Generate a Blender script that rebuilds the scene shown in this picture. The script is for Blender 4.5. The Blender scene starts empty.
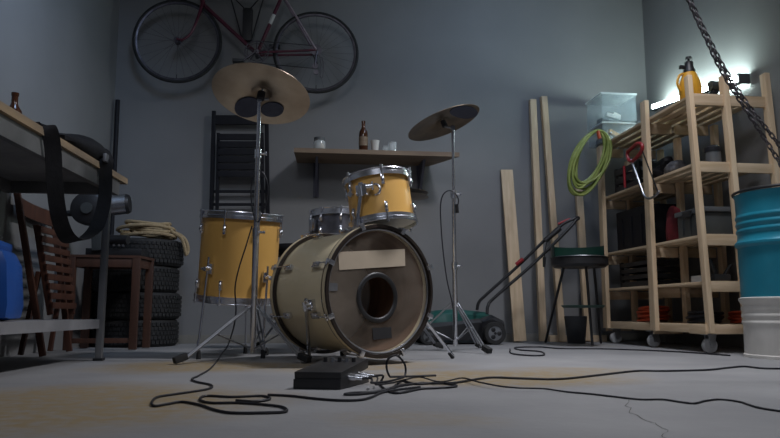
import bpy, bmesh, math, random
from mathutils import Vector, Matrix, Euler
random.seed(7)
V = Vector
PI = math.pi
SC = bpy.context.scene
COL = SC.collection

# ------------------------------------------------------------------ camera
FPX, CX, CY = 690.0, 390.0, 219.0
PITCH = math.atan(93 / FPX); YAW = math.atan(84 / FPX); CAMH = 0.235
FW = V((math.sin(YAW) * math.cos(PITCH), math.cos(YAW) * math.cos(PITCH), math.sin(PITCH)))
RT = V((math.cos(YAW), -math.sin(YAW), 0)); UP = RT.cross(FW)
EYE = V((0, 0, CAMH))
cd = bpy.data.cameras.new('camera'); cam = bpy.data.objects.new('camera', cd); COL.objects.link(cam)
cam.matrix_world = Matrix.Translation(EYE) @ Matrix((RT, UP, -FW)).transposed().to_4x4()
cd.sensor_width = 36; cd.sensor_fit = 'HORIZONTAL'; cd.lens = FPX / 780 * 36; cd.clip_start = 0.02
SC.camera = cam

def ray(x, y): return FW + RT * ((x - CX) / FPX) - UP * ((y - CY) / FPX)
def fl(x, y, z=0.0): d = ray(x, y); return EYE + d * ((z - CAMH) / d.z)
def aty(x, y, Y): d = ray(x, y); return EYE + d * (Y / d.y)
def atx(x, y, X): d = ray(x, y); return EYE + d * (X / d.x)
def atd(x, y, D): return EYE + ray(x, y) * D

# ------------------------------------------------------------------ materials
def mk(name, c1, c2=None, scale=8, rough=.6, metal=0, bump=0, bscale=40, detail=4, stretch=(1, 1, 1), spec=.5, alpha=1, trans=0, rvar=0):
    m = bpy.data.materials.new(name); m.use_nodes = True
    nt = m.node_tree; b = nt.nodes['Principled BSDF']
    b.inputs['Base Color'].default_value = (*c1, 1); b.inputs['Roughness'].default_value = rough
    b.inputs['Metallic'].default_value = metal; b.inputs['Specular IOR Level'].default_value = spec
    b.inputs['Alpha'].default_value = alpha; b.inputs['Transmission Weight'].default_value = trans
    tc = nt.nodes.new('ShaderNodeTexCoord'); mp = nt.nodes.new('ShaderNodeMapping')
    mp.inputs['Scale'].default_value = stretch
    nt.links.new(tc.outputs['Object'], mp.inputs[0])
    if c2 is None: c2 = tuple(x * .8 for x in c1)
    n = nt.nodes.new('ShaderNodeTexNoise'); n.inputs['Scale'].default_value = scale; n.inputs['Detail'].default_value = detail
    nt.links.new(mp.outputs[0], n.inputs[0])
    r = nt.nodes.new('ShaderNodeValToRGB'); r.color_ramp.elements[0].position = .35; r.color_ramp.elements[1].position = .65
    r.color_ramp.elements[0].color = (*c2, 1); r.color_ramp.elements[1].color = (*c1, 1)
    nt.links.new(n.outputs[0], r.inputs[0]); nt.links.new(r.outputs[0], b.inputs['Base Color'])
    if rvar:
        mr = nt.nodes.new('ShaderNodeMapRange'); mr.inputs['To Min'].default_value = rough - rvar; mr.inputs['To Max'].default_value = rough + rvar
        nt.links.new(n.outputs[0], mr.inputs[0]); nt.links.new(mr.outputs[0], b.inputs['Roughness'])
    if bump:
        n2 = nt.nodes.new('ShaderNodeTexNoise'); n2.inputs['Scale'].default_value = bscale; n2.inputs['Detail'].default_value = 3
        nt.links.new(mp.outputs[0], n2.inputs[0])
        bp = nt.nodes.new('ShaderNodeBump'); bp.inputs['Strength'].default_value = bump; bp.inputs['Distance'].default_value = .01
        nt.links.new(n2.outputs[0], bp.inputs['Height']); nt.links.new(bp.outputs[0], b.inputs['Normal'])
    return m

M = {}
M['wall'] = mk('wall_paint', (.238, .236, .234), (.212, .211, .210), 1.6, .75, bump=.05, bscale=25)
M['ceil'] = mk('ceiling_paint', (.45, .45, .45), None, 2, .8)
M['base'] = mk('baseboard_grey', (.26, .25, .22), (.2, .19, .17), 6, .7)
M['chrome'] = mk('chrome', (.78, .79, .82), (.68, .69, .73), 30, .27, 1)
M['steel'] = mk('dull_steel', (.42, .43, .45), (.32, .33, .35), 20, .42, 1)
M['yellow'] = mk('pale_yellow_wrap', (.70, .40, .105), (.66, .375, .10), 4, .38)
M['cream'] = mk('cream_wrap', (.76, .65, .44), (.70, .60, .40), 4, .33)
M['headw'] = mk('drum_head_white', (.55, .53, .48), (.48, .46, .42), 10, .6)
M['hoopblk'] = mk('dark_hoop', (.03, .021, .017), (.018, .013, .01), 12, .35)
M['hoopcream'] = mk('cream_hoop_inlay', (.60, .51, .34), (.54, .45, .3), 12, .35)
M['black'] = mk('black_plastic', (.018, .018, .02), (.012, .012, .013), 15, .45)
M['rubber'] = mk('black_rubber', (.02, .02, .02), (.013, .013, .013), 25, .75)
M['tyre'] = mk('tyre_rubber', (.022, .021, .021), (.014, .014, .014), 18, .75, bump=.1)
M['felt'] = mk('dark_felt', (.03, .03, .035), (.02, .02, .025), 30, .9)
M['darkblue'] = mk('dark_blue_grey', (.06, .065, .10), (.045, .05, .08), 30, .8)
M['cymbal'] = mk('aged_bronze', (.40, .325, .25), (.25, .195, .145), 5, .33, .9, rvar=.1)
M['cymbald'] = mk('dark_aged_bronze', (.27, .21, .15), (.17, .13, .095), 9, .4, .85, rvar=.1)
M['cable'] = mk('black_cable', (.014, .014, .02), (.01, .01, .014), 20, .5)
M['wood'] = mk('pine', (.70, .54, .36), (.55, .40, .25), 3.5, .65, stretch=(9, 9, .8))
M['woody'] = mk('pine_boards', (.66, .51, .34), (.5, .36, .22), 3.5, .65, stretch=(9, .8, 9))
M['woodx'] = mk('pine_crosspiece', (.65, .50, .34), (.5, .36, .22), 3.5, .65, stretch=(.8, 9, 9))
M['shelfwood'] = mk('shelf_wood', (.24, .17, .11), (.17, .115, .072), 4, .6, stretch=(.8, 8, 8))
M['redwood'] = mk('red_brown_wood', (.10, .040, .024), (.065, .026, .016), 4, .5, stretch=(6, 6, 1))
M['browntable'] = mk('brown_table_wood', (.085, .036, .021), (.06, .026, .015), 4, .5, stretch=(5, 5, 1))
M['benchtop'] = mk('worn_bench_top', (.34, .24, .14), (.2, .15, .1), 5, .6, stretch=(4, 1, 4))
M['benchgrey'] = mk('bench_grey_metal', (.20, .20, .20), (.13, .13, .13), 6, .5, .4)
M['benchshelf'] = mk('bench_shelf_grey', (.30, .30, .31), (.2, .2, .21), 5, .6, .1)
M['dark'] = mk('dark_paint', (.013, .013, .017), (.009, .009, .012), 10, .6, spec=.25)
M['bracketgrey'] = mk('bracket_grey', (.09, .09, .12), None, 10, .5)
M['casterwheel'] = mk('caster_grey', (.32, .32, .32), None, 10, .5)
M['bikesteel'] = mk('worn_bike_metal', (.13, .12, .135), (.08, .075, .085), 20, .4, .9)
M['bikestay'] = mk('pale_stay', (.42, .33, .37), None, 20, .4, .3)
M['darkchrome'] = mk('dark_chrome', (.30, .30, .33), (.2, .2, .23), 20, .3, .9)
M['legchrome'] = mk('leg_chrome', (.46, .47, .50), (.38, .39, .42), 30, .36, 1)
M['bikered'] = mk('bike_frame_red', (.11, .014, .035), (.08, .011, .026), 10, .3)
M['white'] = mk('white_paint', (.7, .7, .68), (.6, .6, .58), 10, .5)
M['brownglass'] = mk('brown_glass', (.075, .025, .01), (.05, .017, .007), 5, .12)
M['teal'] = mk('teal_barrel_paint', (.014, .23, .33), (.012, .19, .275), 5, .4, .1)
M['barrelwhite'] = mk('barrel_white_paint', (.68, .66, .62), (.55, .53, .49), 6, .5)
M['mowgreen'] = mk('mower_green', (.015, .10, .085), (.011, .075, .065), 8, .4)
M['grillgreen'] = mk('enamel_dark_green', (.014, .05, .036), (.01, .036, .026), 8, .28)
M['hose'] = mk('hose_green', (.25, .30, .075), (.18, .23, .05), 14, .45)
M['red'] = mk('red_plastic', (.32, .014, .02), (.24, .01, .015), 10, .45)
M['orange'] = mk('orange_cord', (.5, .07, .02), (.4, .05, .015), 10, .5)
M['blue'] = mk('blue_plastic', (.012, .085, .36), (.01, .07, .3), 6, .38)
M['rope'] = mk('rope_tan', (.46, .35, .20), (.34, .25, .14), 60, .85, bump=.4, bscale=120)
M['toolgrey'] = mk('dark_grey_plastic', (.055, .06, .06), (.04, .045, .045), 8, .5)
M['lidgrey'] = mk('grey_lid', (.10, .105, .11), (.08, .085, .09), 8, .5)
M['sprayer'] = mk('sprayer_yellow', (.72, .36, .03), (.62, .31, .025), 8, .4)
M['paper'] = mk('masking_paper', (.47, .39, .29), (.42, .35, .26), 7, .8)
M['patch'] = mk('black_patch', (.02, .02, .022), None, 10, .7)
M['chain'] = mk('chain_steel', (.22, .20, .21), (.09, .08, .085), 30, .45, .8)
M['ceramic'] = mk('white_ceramic', (.65, .63, .58), (.6, .58, .53), 8, .35)
M['inner'] = mk('bass_interior_wood', (.22, .12, .07), (.15, .08, .045), 4, .7, stretch=(1, 1, 5))
M['clutter'] = mk('mixed_grey_parts', (.12, .12, .13), (.03, .03, .035), 22, .5)
M['tubg'] = mk('dark_tub', (.05, .055, .06), (.04, .043, .047), 8, .6)
M['redbag'] = mk('red_fabric', (.15, .009, .016), (.08, .005, .009), 9, .85, bump=.3)
M['tag'] = mk('cream_tag', (.6, .55, .42), None, 9, .6)
M['bagblack'] = mk('black_leather', (.010, .010, .012), (.007, .007, .008), 18, .8, bump=.2, spec=.25)

def glassy(name, col, mixt, rough=.15, var=.12, nsc=5):
    m = bpy.data.materials.new(name); m.use_nodes = True; nt = m.node_tree
    out = nt.nodes['Material Output']; b = nt.nodes['Principled BSDF']
    b.inputs['Base Color'].default_value = (*col, 1); b.inputs['Roughness'].default_value = rough
    t = nt.nodes.new('ShaderNodeBsdfTransparent'); mx = nt.nodes.new('ShaderNodeMixShader')
    n = nt.nodes.new('ShaderNodeTexNoise'); n.inputs['Scale'].default_value = nsc; n.inputs['Detail'].default_value = 5
    tc = nt.nodes.new('ShaderNodeTexCoord'); nt.links.new(tc.outputs['Object'], n.inputs[0])
    mr = nt.nodes.new('ShaderNodeMapRange'); mr.inputs['From Min'].default_value = .3; mr.inputs['From Max'].default_value = .7
    mr.inputs['To Min'].default_value = max(0, mixt - var); mr.inputs['To Max'].default_value = mixt + var
    nt.links.new(n.outputs[0], mr.inputs[0]); nt.links.new(mr.outputs[0], mx.inputs[0])
    nt.links.new(t.outputs[0], mx.inputs[1]); nt.links.new(b.outputs[0], mx.inputs[2]); nt.links.new(mx.outputs[0], out.inputs[0])
    return m
M['clearhead'] = glassy('smoky_clear_head', (.27, .225, .18), .36, .2, .24, 3.2)
M['bin'] = glassy('clear_bin_plastic', (.4, .5, .55), .2, .2)
M['binlid'] = glassy('milky_bin_lid', (.75, .82, .85), .6, .3)
M['glass'] = glassy('clear_glass', (.75, .8, .8), .35, .08)
M['film'] = glassy('clear_film', (.7, .75, .75), .45, .2)

def emis(name, col, s):
    m = bpy.data.materials.new(name); m.use_nodes = True; nt = m.node_tree
    b = nt.nodes['Principled BSDF']; b.inputs['Base Color'].default_value = (*col, 1)
    b.inputs['Emission Color'].default_value = (*col, 1); b.inputs['Emission Strength'].default_value = s
    return m
M['led'] = emis('led_tube', (.80, 1.0, .97), 64)

STAINS = [(*fl(x, y).to_tuple()[:2], rx, ry, k) for x, y, rx, ry, k in ((195, 366, .50, .42, .95), (492, 378, .62, .42, .95), (70, 404, .62, .60, .9), (345, 366, .6, .35, .8), (560, 371, .4, .3, .6), (410, 420, .25, .2, .35))]
def floor_mat():
    m = bpy.data.materials.new('concrete_floor'); m.use_nodes = True; nt = m.node_tree; N = nt.nodes; L = nt.links
    b = N['Principled BSDF']; b.inputs['Roughness'].default_value = .62; b.inputs['Specular IOR Level'].default_value = .35
    tc = N.new('ShaderNodeTexCoord')
    def noise(s, d, st=(1, 1, 1)):
        mp = N.new('ShaderNodeMapping'); mp.inputs['Scale'].default_value = st; L.new(tc.outputs['Object'], mp.inputs[0])
        n = N.new('ShaderNodeTexNoise'); n.inputs['Scale'].default_value = s; n.inputs['Detail'].default_value = d; L.new(mp.outputs[0], n.inputs[0]); return n
    def ramp(src, p0, p1, c0, c1):
        r = N.new('ShaderNodeValToRGB'); r.color_ramp.elements[0].position = p0; r.color_ramp.elements[1].position = p1
        r.color_ramp.elements[0].color = (*c0, 1); r.color_ramp.elements[1].color = (*c1, 1); L.new(src, r.inputs[0]); return r
    base = ramp(noise(2.2, 8).outputs[0], .3, .7, (.225, .225, .23), (.305, .303, .305))
    # dust stains: irregular tan patches
    st = ramp(noise(.95, 6, (.8, 2.2, 1)).outputs[0], .47, .60, (0, 0, 0), (1, 1, 1))
    fine = ramp(noise(26, 4).outputs[0], .3, .62, (.35, .35, .35), (1, 1, 1))
    wn = noise(1.7, 5, (1, 1.6, 1)); tot = None
    for (cx_, cy_, rx, ry, st_) in STAINS:
        off = N.new('ShaderNodeMixRGB'); off.blend_type = 'LINEAR_LIGHT'; off.inputs[0].default_value = .22
        L.new(tc.outputs['Object'], off.inputs[1]); L.new(wn.outputs[1], off.inputs[2])
        mp = N.new('ShaderNodeMapping'); mp.inputs['Location'].default_value = (-cx_ / rx, -cy_ / ry, 0); mp.inputs['Scale'].default_value = (1 / rx, 1 / ry, 0)
        L.new(off.outputs[0], mp.inputs[0])
        g = N.new('ShaderNodeTexGradient'); g.gradient_type = 'SPHERICAL'; L.new(mp.outputs[0], g.inputs[0])
        gz = ramp(g.outputs[1], .0, .5, (0, 0, 0), (st_, st_, st_))
        if tot is None: tot = gz.outputs[0]
        else:
            ad = N.new('ShaderNodeMixRGB'); ad.blend_type = 'LIGHTEN'; ad.inputs[0].default_value = 1; L.new(tot, ad.inputs[1]); L.new(gz.outputs[0], ad.inputs[2]); tot = ad.outputs[0]
    mu = N.new('ShaderNodeMath'); mu.operation = 'MULTIPLY'; L.new(tot, mu.inputs[0]); mu.inputs[1].default_value = 1.15
    mu2 = N.new('ShaderNodeMath'); mu2.operation = 'MULTIPLY'; L.new(mu.outputs[0], mu2.inputs[0]); L.new(fine.outputs[0], mu2.inputs[1])
    mx = N.new('ShaderNodeMixRGB'); L.new(mu2.outputs[0], mx.inputs[0]); L.new(base.outputs[0], mx.inputs[1]); mx.inputs[2].default_value = (.27, .205, .115, 1)
    L.new(mx.outputs[0], b.inputs['Base Color'])
    bp = N.new('ShaderNodeBump'); bp.inputs['Strength'].default_value = .12; bp.inputs['Distance'].default_value = .01
    L.new(noise(30, 5).outputs[0], bp.inputs['Height']); L.new(bp.outputs[0], b.inputs['Normal'])
    return m
M['floor'] = floor_mat()

# ------------------------------------------------------------------ mesh helpers
def BM(): return bmesh.new()
I4 = Matrix.Identity(4)
def box(bm, c, s, rot=I4, bev=0):
    g = bmesh.ops.create_cube(bm, size=1, matrix=Matrix.Translation(V(c)) @ rot.to_4x4() @ Matrix.Diagonal((*s, 1)))
    if bev:
        es = list({e for v in g['verts'] for e in v.link_edges})
        bmesh.ops.bevel(bm, geom=es, offset=bev, segments=2, profile=.7, affect='EDGES')
    return g
def basis(z, x=None):
    z = V(z).normalized(); x = V(x) if x is not None else (V((1, 0, 0)) if abs(z.x) < .9 else V((0, 1, 0)))
    y = z.cross(x).normalized(); x = y.cross(z)
    return Matrix((x, y, z)).transposed()
def rod(bm, a, b, r, r2=None, n=12):
    a, b = V(a), V(b); d = b - a
    bmesh.ops.create_cone(bm, cap_ends=True, segments=n, radius1=r, radius2=r if r2 is None else r2, depth=d.length,
                          matrix=Matrix.Translation((a + b) / 2) @ basis(d).to_4x4())
def bar(bm, a, b, w, t, side=None, bev=0):
    """rectangular bar a->b, w along 'side', t across"""
    a, b = V(a), V(b); d = b - a
    box(bm, (a + b) / 2, (w, t, d.length), basis(d, side), bev)
def ball(bm, c, r, s=(1, 1, 1), n=12):
    bmesh.ops.create_uvsphere(bm, u_segments=n + 4, v_segments=n, radius=1, matrix=Matrix.Translation(V(c)) @ Matrix.Diagonal((r * s[0], r * s[1], r * s[2], 1)))
def smooth(pts, k=6, closed=False):
    P = [V(p) for p in pts]; n = len(P); out = []
    for i in range(n if closed else n - 1):
        p0 = P[(i - 1) % n] if closed or i > 0 else P[0] * 2 - P[1]
        p1 = P[i]; p2 = P[(i + 1) % n]
        p3 = P[(i + 2) % n] if closed or i + 2 < n else P[-1] * 2 - P[-2]
        for j in range(k):
            t = j / k
            out.append(.5 * (2 * p1 + (p2 - p0) * t + (2 * p0 - 5 * p1 + 4 * p2 - p3) * t * t + (3 * p1 - p0 - 3 * p2 + p3) * t ** 3))
    if not closed: out.append(P[-1])
    return out
def tube(bm, pts, r, n=8, closed=False):
    P = [V(p) for p in pts]; m = len(P); rings = []
    t0 = ((P[1] - P[0])).normalized(); up = V((0, 0, 1)) if abs(t0.z) < .9 else V((1, 0, 0))
    nrm = (up - t0 * up.dot(t0)).normalized()
    for i in range(m):
        if closed: t = P[(i + 1) % m] - P[i - 1]
        else: t = P[min(i + 1, m - 1)] - P[max(i - 1, 0)]
        if t.length < 1e-9: t = t0
        t = t.normalized(); nrm = (nrm - t * nrm.dot(t)).normalized(); bn = t.cross(nrm)
        rr = r(i / (m - 1)) if callable(r) else r
        rings.append([bm.verts.new(P[i] + (nrm * math.cos(2 * PI * k / n) + bn * math.sin(2 * PI * k / n)) * rr) for k in range(n)])
    for i in range(m if closed else m - 1):
        A, B = rings[i], rings[(i + 1) % m]
        for k in range(n): bm.faces.new((A[k], A[(k + 1) % n], B[(k + 1) % n], B[k]))
    if not closed: bm.faces.new(rings[0][::-1]); bm.faces.new(rings[-1])
def lathe(bm, prof, n=40, mat=I4, closed=False, a0=0, a1=2 * PI):
    full = abs(a1 - a0 - 2 * PI) < 1e-6; cnt = n if full else n + 1
    rings = []
    for (r, z) in prof:
        if r < 1e-6: rings.append([bm.verts.new(mat @ V((0, 0, z)))])
        else: rings.append([bm.verts.new(mat @ V((r * math.cos(a0 + (a1 - a0) * k / n), r * math.sin(a0 + (a1 - a0) * k / n), z))) for k in range(cnt)])
    L = len(rings)
    for i in range(L if closed else L - 1):
        A, B = rings[i], rings[(i + 1) % L]
        for k in range(n):
            k2 = (k + 1) % cnt
            if len(A) == 1 and len(B) == 1: continue
            if len(A) == 1: bm.faces.new((A[0], B[k], B[k2]))
            elif len(B) == 1: bm.faces.new((A[k], B[0], A[k2]))
            else: bm.faces.new((A[k], A[k2], B[k2], B[k]))
def torus(bm, R, r, mat=I4, n=40, m=10, sx=1, sz=1):
    lathe(bm, [(R + r * math.cos(2 * PI * k / m), sz * r * math.sin(2 * PI * k / m)) for k in range(m)], n, mat @ Matrix.Diagonal((sx, 1, 1, 1)), closed=True)
def prism(bm, pts, thick, mat=I4):
    """2D outline in local xy extruded along local z (centred)"""
    a = [bm.verts.new(mat @ V((x, y, -thick / 2))) for x, y in pts]; b = [bm.verts.new(mat @ V((x, y, thick / 2))) for x, y in pts]
    n = len(pts); bm.faces.new(a[::-1]); bm.faces.new(b)
    for i in range(n): bm.faces.new((a[i], a[(i + 1) % n], b[(i + 1) % n], b[i]))

# ------------------------------------------------------------------ scene-graph helpers
MW = {}
def thing(name, label, cat, loc=(0, 0, 0), rot=None, group=None):
    o = bpy.data.objects.new(name, None); COL.objects.link(o); o.empty_display_size = .1
    rot = rot or Matrix.Identity(3)
    o.location = loc; o.rotation_euler = rot.to_euler()
    MW[o.name] = Matrix.Translation(V(loc)) @ o.rotation_euler.to_matrix().to_4x4()
    o['label'] = label; o['category'] = cat
    if group: o['group'] = group
    return o
def fin(name, bm, m, ang=.7):
    bmesh.ops.recalc_face_normals(bm, faces=bm.faces)
    me = bpy.data.meshes.new(name); 
    for f in bm.faces: f.smooth = True
    for e in bm.edges:
        if len(e.link_faces) == 2 and e.calc_face_angle(0) > ang: e.smooth = False
    bm.to_mesh(me); bm.free(); me.materials.append(M[m] if isinstance(m, str) else m)
    o = bpy.data.objects.new(name, me); COL.objects.link(o); return o
def part(name, bm, m, parent, world=False, label=None, root=None):
    """bm in the local frame of the root thing (or in world coordinates when world=True)"""
    if world: bm.transform(MW[(root or parent).name].inverted())
    o = fin(name, bm, m); o.parent = parent
    if label: o['label'] = label
    return o
def one(name, bm, m, label, cat, group=None, origin=None):
    if origin is None:
        xs = [v.co for v in bm.verts]
        origin = V((sum(p.x for p in xs) / len(xs), sum(p.y for p in xs) / len(xs), min(p.z for p in xs)))
    bm.transform(Matrix.Translation(-V(origin)))
    o = fin(name, bm, m); o.location = origin; o['label'] = label; o['category'] = cat
    if group: o['group'] = group
    return o
GROUPS = {'car_tyre': 'stacked tyres', 'wooden_stud': 'timbers leaning on the back wall', 'cymbal': 'cymbals on stands', 'cymbal_stand': 'cymbal stands of the drum kit', 'cable': 'cables on the floor', 'drinking_glass': 'clear glasses on the wall shelf', 'cloth_bundle': 'cloth bundles on the rack', 'extension_cord': 'coiled cords on the rack bottom', 'beer_bottle': 'brown bottles', 'microphone_cable': 'cables looped over the cymbal stands'}
def dup(root, loc, rot=None, label=None, group=None):
    r = root.copy(); COL.objects.link(r); r.location = loc
    if rot: r.rotation_euler = rot.to_euler()
    if label: r['label'] = label
    if group: r['group'] = group
    MW[r.name] = Matrix.Translation(V(loc)) @ r.rotation_euler.to_matrix().to_4x4()
    for ch in list(root.children):
        c = ch.copy(); COL.objects.link(c); c.parent = r
        for g in ch.children:
            d = g.copy(); COL.objects.link(d); d.parent = c
    return r
def struct(name, bm, m):
    o = fin(name, bm, m); o['kind'] = 'structure'; return o
def rotz(a): return Matrix.Rotation(a, 3, 'Z')
def T(x, y, z): return Matrix.Translation(V((x, y, z)))

# ------------------------------------------------------------------ setting
WY = 5.40; XR = 2.87; XL = -1.49; HC = 3.3; SPL = .056   # left wall splays out towards the viewer
def xl(y): return XL - SPL * (WY - y)
Y0 = -1.5
bm = BM()
for p in [((-2.2, Y0), (3.3, Y0), (3.3, WY + .1), (-2.2, WY + .1))]:
    bm.faces.new([bm.verts.new((x, y, 0)) for x, y in p])
fo = struct('floor', bm, 'floor')
# crack in the concrete, part of the floor surface
fo.data.materials.append(mk('crack_dark', (.12, .115, .11), None, 20, .9))
b2 = BM(); b2.from_mesh(fo.data)
ck = []
for a_, c_ in zip(*(lambda q: (q, q[1:]))([fl(629, 400), fl(626, 406), fl(632, 408), fl(629, 413), fl(639, 416), fl(646, 421), fl(655, 423), fl(661, 428), fl(667, 430), fl(663, 436), fl(668, 440)])):
    for t_ in range(3): ck.append(a_.lerp(c_, t_ / 3) + V((random.uniform(-.003, .003), random.uniform(-.004, .004), 0)))
prev = None
for i, p in enumerate(ck):
    w = .0007 + .0012 * random.random(); q = (b2.verts.new((p.x - w, p.y, .0006)), b2.verts.new((p.x + w, p.y + w, .0006)))
    if prev: f = b2.faces.new((prev[0], prev[1], q[1], q[0])); f.material_index = 1
    prev = q
b2.to_mesh(fo.data); b2.free()
bm = BM(); box(bm, (.7, WY + .05, HC / 2), (5.2, .1, HC)); struct('wall_back', bm, 'wall')
bm = BM(); prism(bm, [(XL, WY + .1), (xl(Y0), Y0), (xl(Y0) - .1, Y0), (XL - .1, WY + .1)], HC, T(0, 0, HC / 2)); struct('wall_left', bm, 'wall')
bm = BM(); box(bm, (XR + .05, (WY + .1 + Y0) / 2, HC / 2), (.1, WY + .1 - Y0, HC)); struct('wall_right', bm, 'wall')
bm = BM(); box(bm, (.7, (WY + .1 + Y0) / 2, HC + .03), (5.2, WY + .1 - Y0, .06)); struct('ceiling', bm, 'ceil')
bm = BM(); box(bm, ((XL + XR) / 2, WY - .008, .032), (XR - XL, .016, .064), bev=.003); struct('baseboard_back', bm, 'base')

# ------------------------------------------------------------------ drums
def lug_bm(r, ang, z, L=.05, w=.016):
    b = BM(); R = Matrix.Rotation(ang, 4, 'Z')
    box(b, (0, 0, 0), (.018, w, L), bev=.005); ball(b, (.006, 0, 0), .011, (1, .8, 1.6), 8)
    b.transform(R @ T(r + .010, 0, z)); return b
def drum(root, r, h, nl, wrap, hoopmat='chrome', ph=0, lugs2=True, topm='headw', hoopw=.022):
    b = BM(); lathe(b, [(r, 0), (r, h), (r - .008, h), (r - .008, 0)], 56, closed=True); part('shell', b, wrap, root)
    for nm, z, sg in (('top_hoop', h, 1), ('bottom_hoop', 0, -1)):
        b = BM(); e = r + .012
        lathe(b, [(e, z - sg * .012), (e + .004, z - sg * .012), (e + .004, z + sg * .004), (e + .001, z + sg * .006), (e + .001, z + sg * hoopw), (e + .007, z + sg * (hoopw + .002)), (e + .006, z + sg * (hoopw + .005)), (e - .003, z + sg * (hoopw + .003)), (e - .003, z - sg * .01)], 56, closed=True)
        part(nm, b, hoopmat, root)
    b = BM(); lathe(b, [(0, h + .006), (r + .006, h + .006), (r + .008, h - .006), (r + .001, h - .006), (r + .001, h + .003), (0, h + .003)], 48); part('batter_head', b, topm, root)
    b = BM(); lathe(b, [(0, -.006), (r + .006, -.006), (r + .008, .006), (r + .001, .006), (r + .001, -.003), (0, -.003)], 48); part('resonant_head', b, topm, root)
    for k in range(nl):
        a = ph + 2 * PI * k / nl
        for z, zt in ((h * .86 - .01, h + .02), (h * .14 + .01, -.02)):
            lg = part('lug', lug_bm(r, a, z), 'chrome', root)
            b = BM(); c, s = math.cos(a), math.sin(a); q = r + .019
            rod(b, (q * c, q * s, z), (q * c, q * s, zt), .0035, n=8)
            rod(b, (q * c, q * s, zt - (.008 if zt > 0 else -.008)), (q * c, q * s, zt + (.012 if zt > 0 else -.012)), .007, n=8)
            part('tension_rod', b, 'chrome', lg)

# --- bass drum (local z = axis, pointing to the front head)
BR = .283
vd = (atd(376, 290, 3.11) - EYE); va = math.atan2(vd.x, vd.y)
na = math.radians(36) - va
NB = V((math.sin(na), -math.cos(na), 0))
BC = atd(382, 290.5, 3.13)                       # centre of the front hoop
BL = .455                                           # shell length
Rb = Matrix((NB.cross(V((0, 0, 1))) * -1, V((0, 0, 1)), NB)).transposed()
if Rb.determinant() < 0: Rb = Matrix((NB.cross(V((0, 0, 1))), V((0, 0, 1)), NB)).transposed()
BO = BC - NB * (BL + .025)                          # rear edge of the shell
bass = thing('bass_drum', 'large cream bass drum lying on its side with smoky clear front head', 'drum', BO, Rb)
def bw(p): return MW[bass.name].inverted() @ V(p)
b = BM(); lathe(b, [(BR, 0), (BR, BL), (BR - .008, BL), (BR - .008, 0)], 72, closed=True); sh = part('shell', b, 'cream', bass)
b = BM(); lathe(b, [(BR - .010, .01), (BR - .010, BL - .01), (BR - .012, BL - .01), (BR - .012, .01)], 72, closed=True); part('inner_lining', b, 'inner', bass, label='brown wooden inside of the shell')
for nm, z, sg in (('front_hoop', BL, 1), ('rear_hoop', 0, -1)):
    b = BM(); e = BR + .006
    lathe(b, [(e, z - sg * .014), (e + .012, z - sg * .014), (e + .014, z - sg * .010), (e + .014, z + sg * .026), (e + .011, z + sg * .03), (e - .002, z + sg * .03), (e - .002, z - sg * .012)], 72, closed=True)
    hp = part(nm, b, 'hoopblk', bass)
    b = BM(); lathe(b, [(e + .0142, z - sg * .001), (e + .0155, z - sg * .0005), (e + .0155, z + sg * .020), (e + .0142, z + sg * .0205)], 72); part('hoop_inlay', b, 'hoopcream', hp, label='cream inlay strip round the hoop')
    b = BM(); torus(b, BR - .003, .005, T(0, 0, z + sg * .012), 72, 8); part('head_collar', b, 'steel', hp)
# front head with an off-centre port hole
def head_ring(z, ro, hx, hy, hr, n=72):
    b = BM(); A = []; C = []
    for k in range(n):
        a = 2 * PI * k / n
        A.append(b.verts.new((ro * math.cos(a), ro * math.sin(a), z))); C.append(b.verts.new((hx + hr * math.cos(a), hy + hr * math.sin(a), z)))
    for k in range(n): b.faces.new((A[k], A[(k + 1) % n], C[(k + 1) % n], C[k]))
    return b
def headpt(px, py, z=BL + .012):
    d = ray(px, py); o = BO + NB * z; t = (o - EYE).dot(NB) / d.dot(NB); q = bw(EYE + d * t); return q
hc = headpt(377.5, 297.5); HR = .103
part('front_head', head_ring(BL + .011, BR - .001, hc.x, hc.y, HR), 'clearhead', bass, label='see-through brown head with a round port hole')
b = BM(); torus(b, HR, .012, T(hc.x, hc.y, BL + .012), 48, 10, sz=.5); part('port_ring', b, 'black', bass, label='black ring round the port hole')
p1, p2, p3, p4 = headpt(338, 252), headpt(404.5, 249), headpt(405, 266), headpt(339, 270)
b = BM(); prism(b, [(p.x, p.y) for p in (p1, p2, p3, p4)], .0012, T(0, 0, BL + .0135)); part('paper_strip', b, 'paper', bass, label='pale paper strip taped across the front head')
p1, p2, p3, p4 = headpt(372, 328), headpt(391, 327), headpt(391.5, 338), headpt(373, 340)
b = BM(); prism(b, [(p.x, p.y) for p in (p1, p2, p3, p4)], .0015, T(0, 0, BL + .0135)); part('tape_patch', b, 'patch', bass, label='black square patch below the port hole')
b = BM(); c0 = headpt(333, 287); box(b, (c0.x, c0.y, BL + .0135), (.045, .034, .0012)); part('tape_patch', b, 'steel', bass, label='small grey badge left of the port hole')
b = BM(); lathe(b, [(0, -.012), (BR, -.012), (BR, -.009), (0, -.009)], 64); part('rear_head', b, 'headw', bass)
for k in range(8):
    a = PI / 8 + PI / 4 * k; c, s = math.cos(a), math.sin(a)
    for z, zh in ((BL - .10, BL + .034), (.10, -.034)):
        lg = part('lug', lug_bm(BR, a, z, .06, .027), 'chrome', bass)
        b = BM(); q = BR + .026; rod(b, (q * c, q * s, z), (q * c, q * s, zh), .0035, n=8)
        part('tension_rod', b, 'chrome', lg)
        b = BM(); box(b, (0, 0, 0), (.03, .022, .012), bev=.003); box(b, (.012, 0, -.02 if zh > 0 else .02), (.008, .03, .012), bev=.002)
        b.transform(Matrix.Rotation(a, 4, 'Z') @ T(BR + .018, 0, zh)); part('claw_hook', b, 'chrome', lg)
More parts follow.
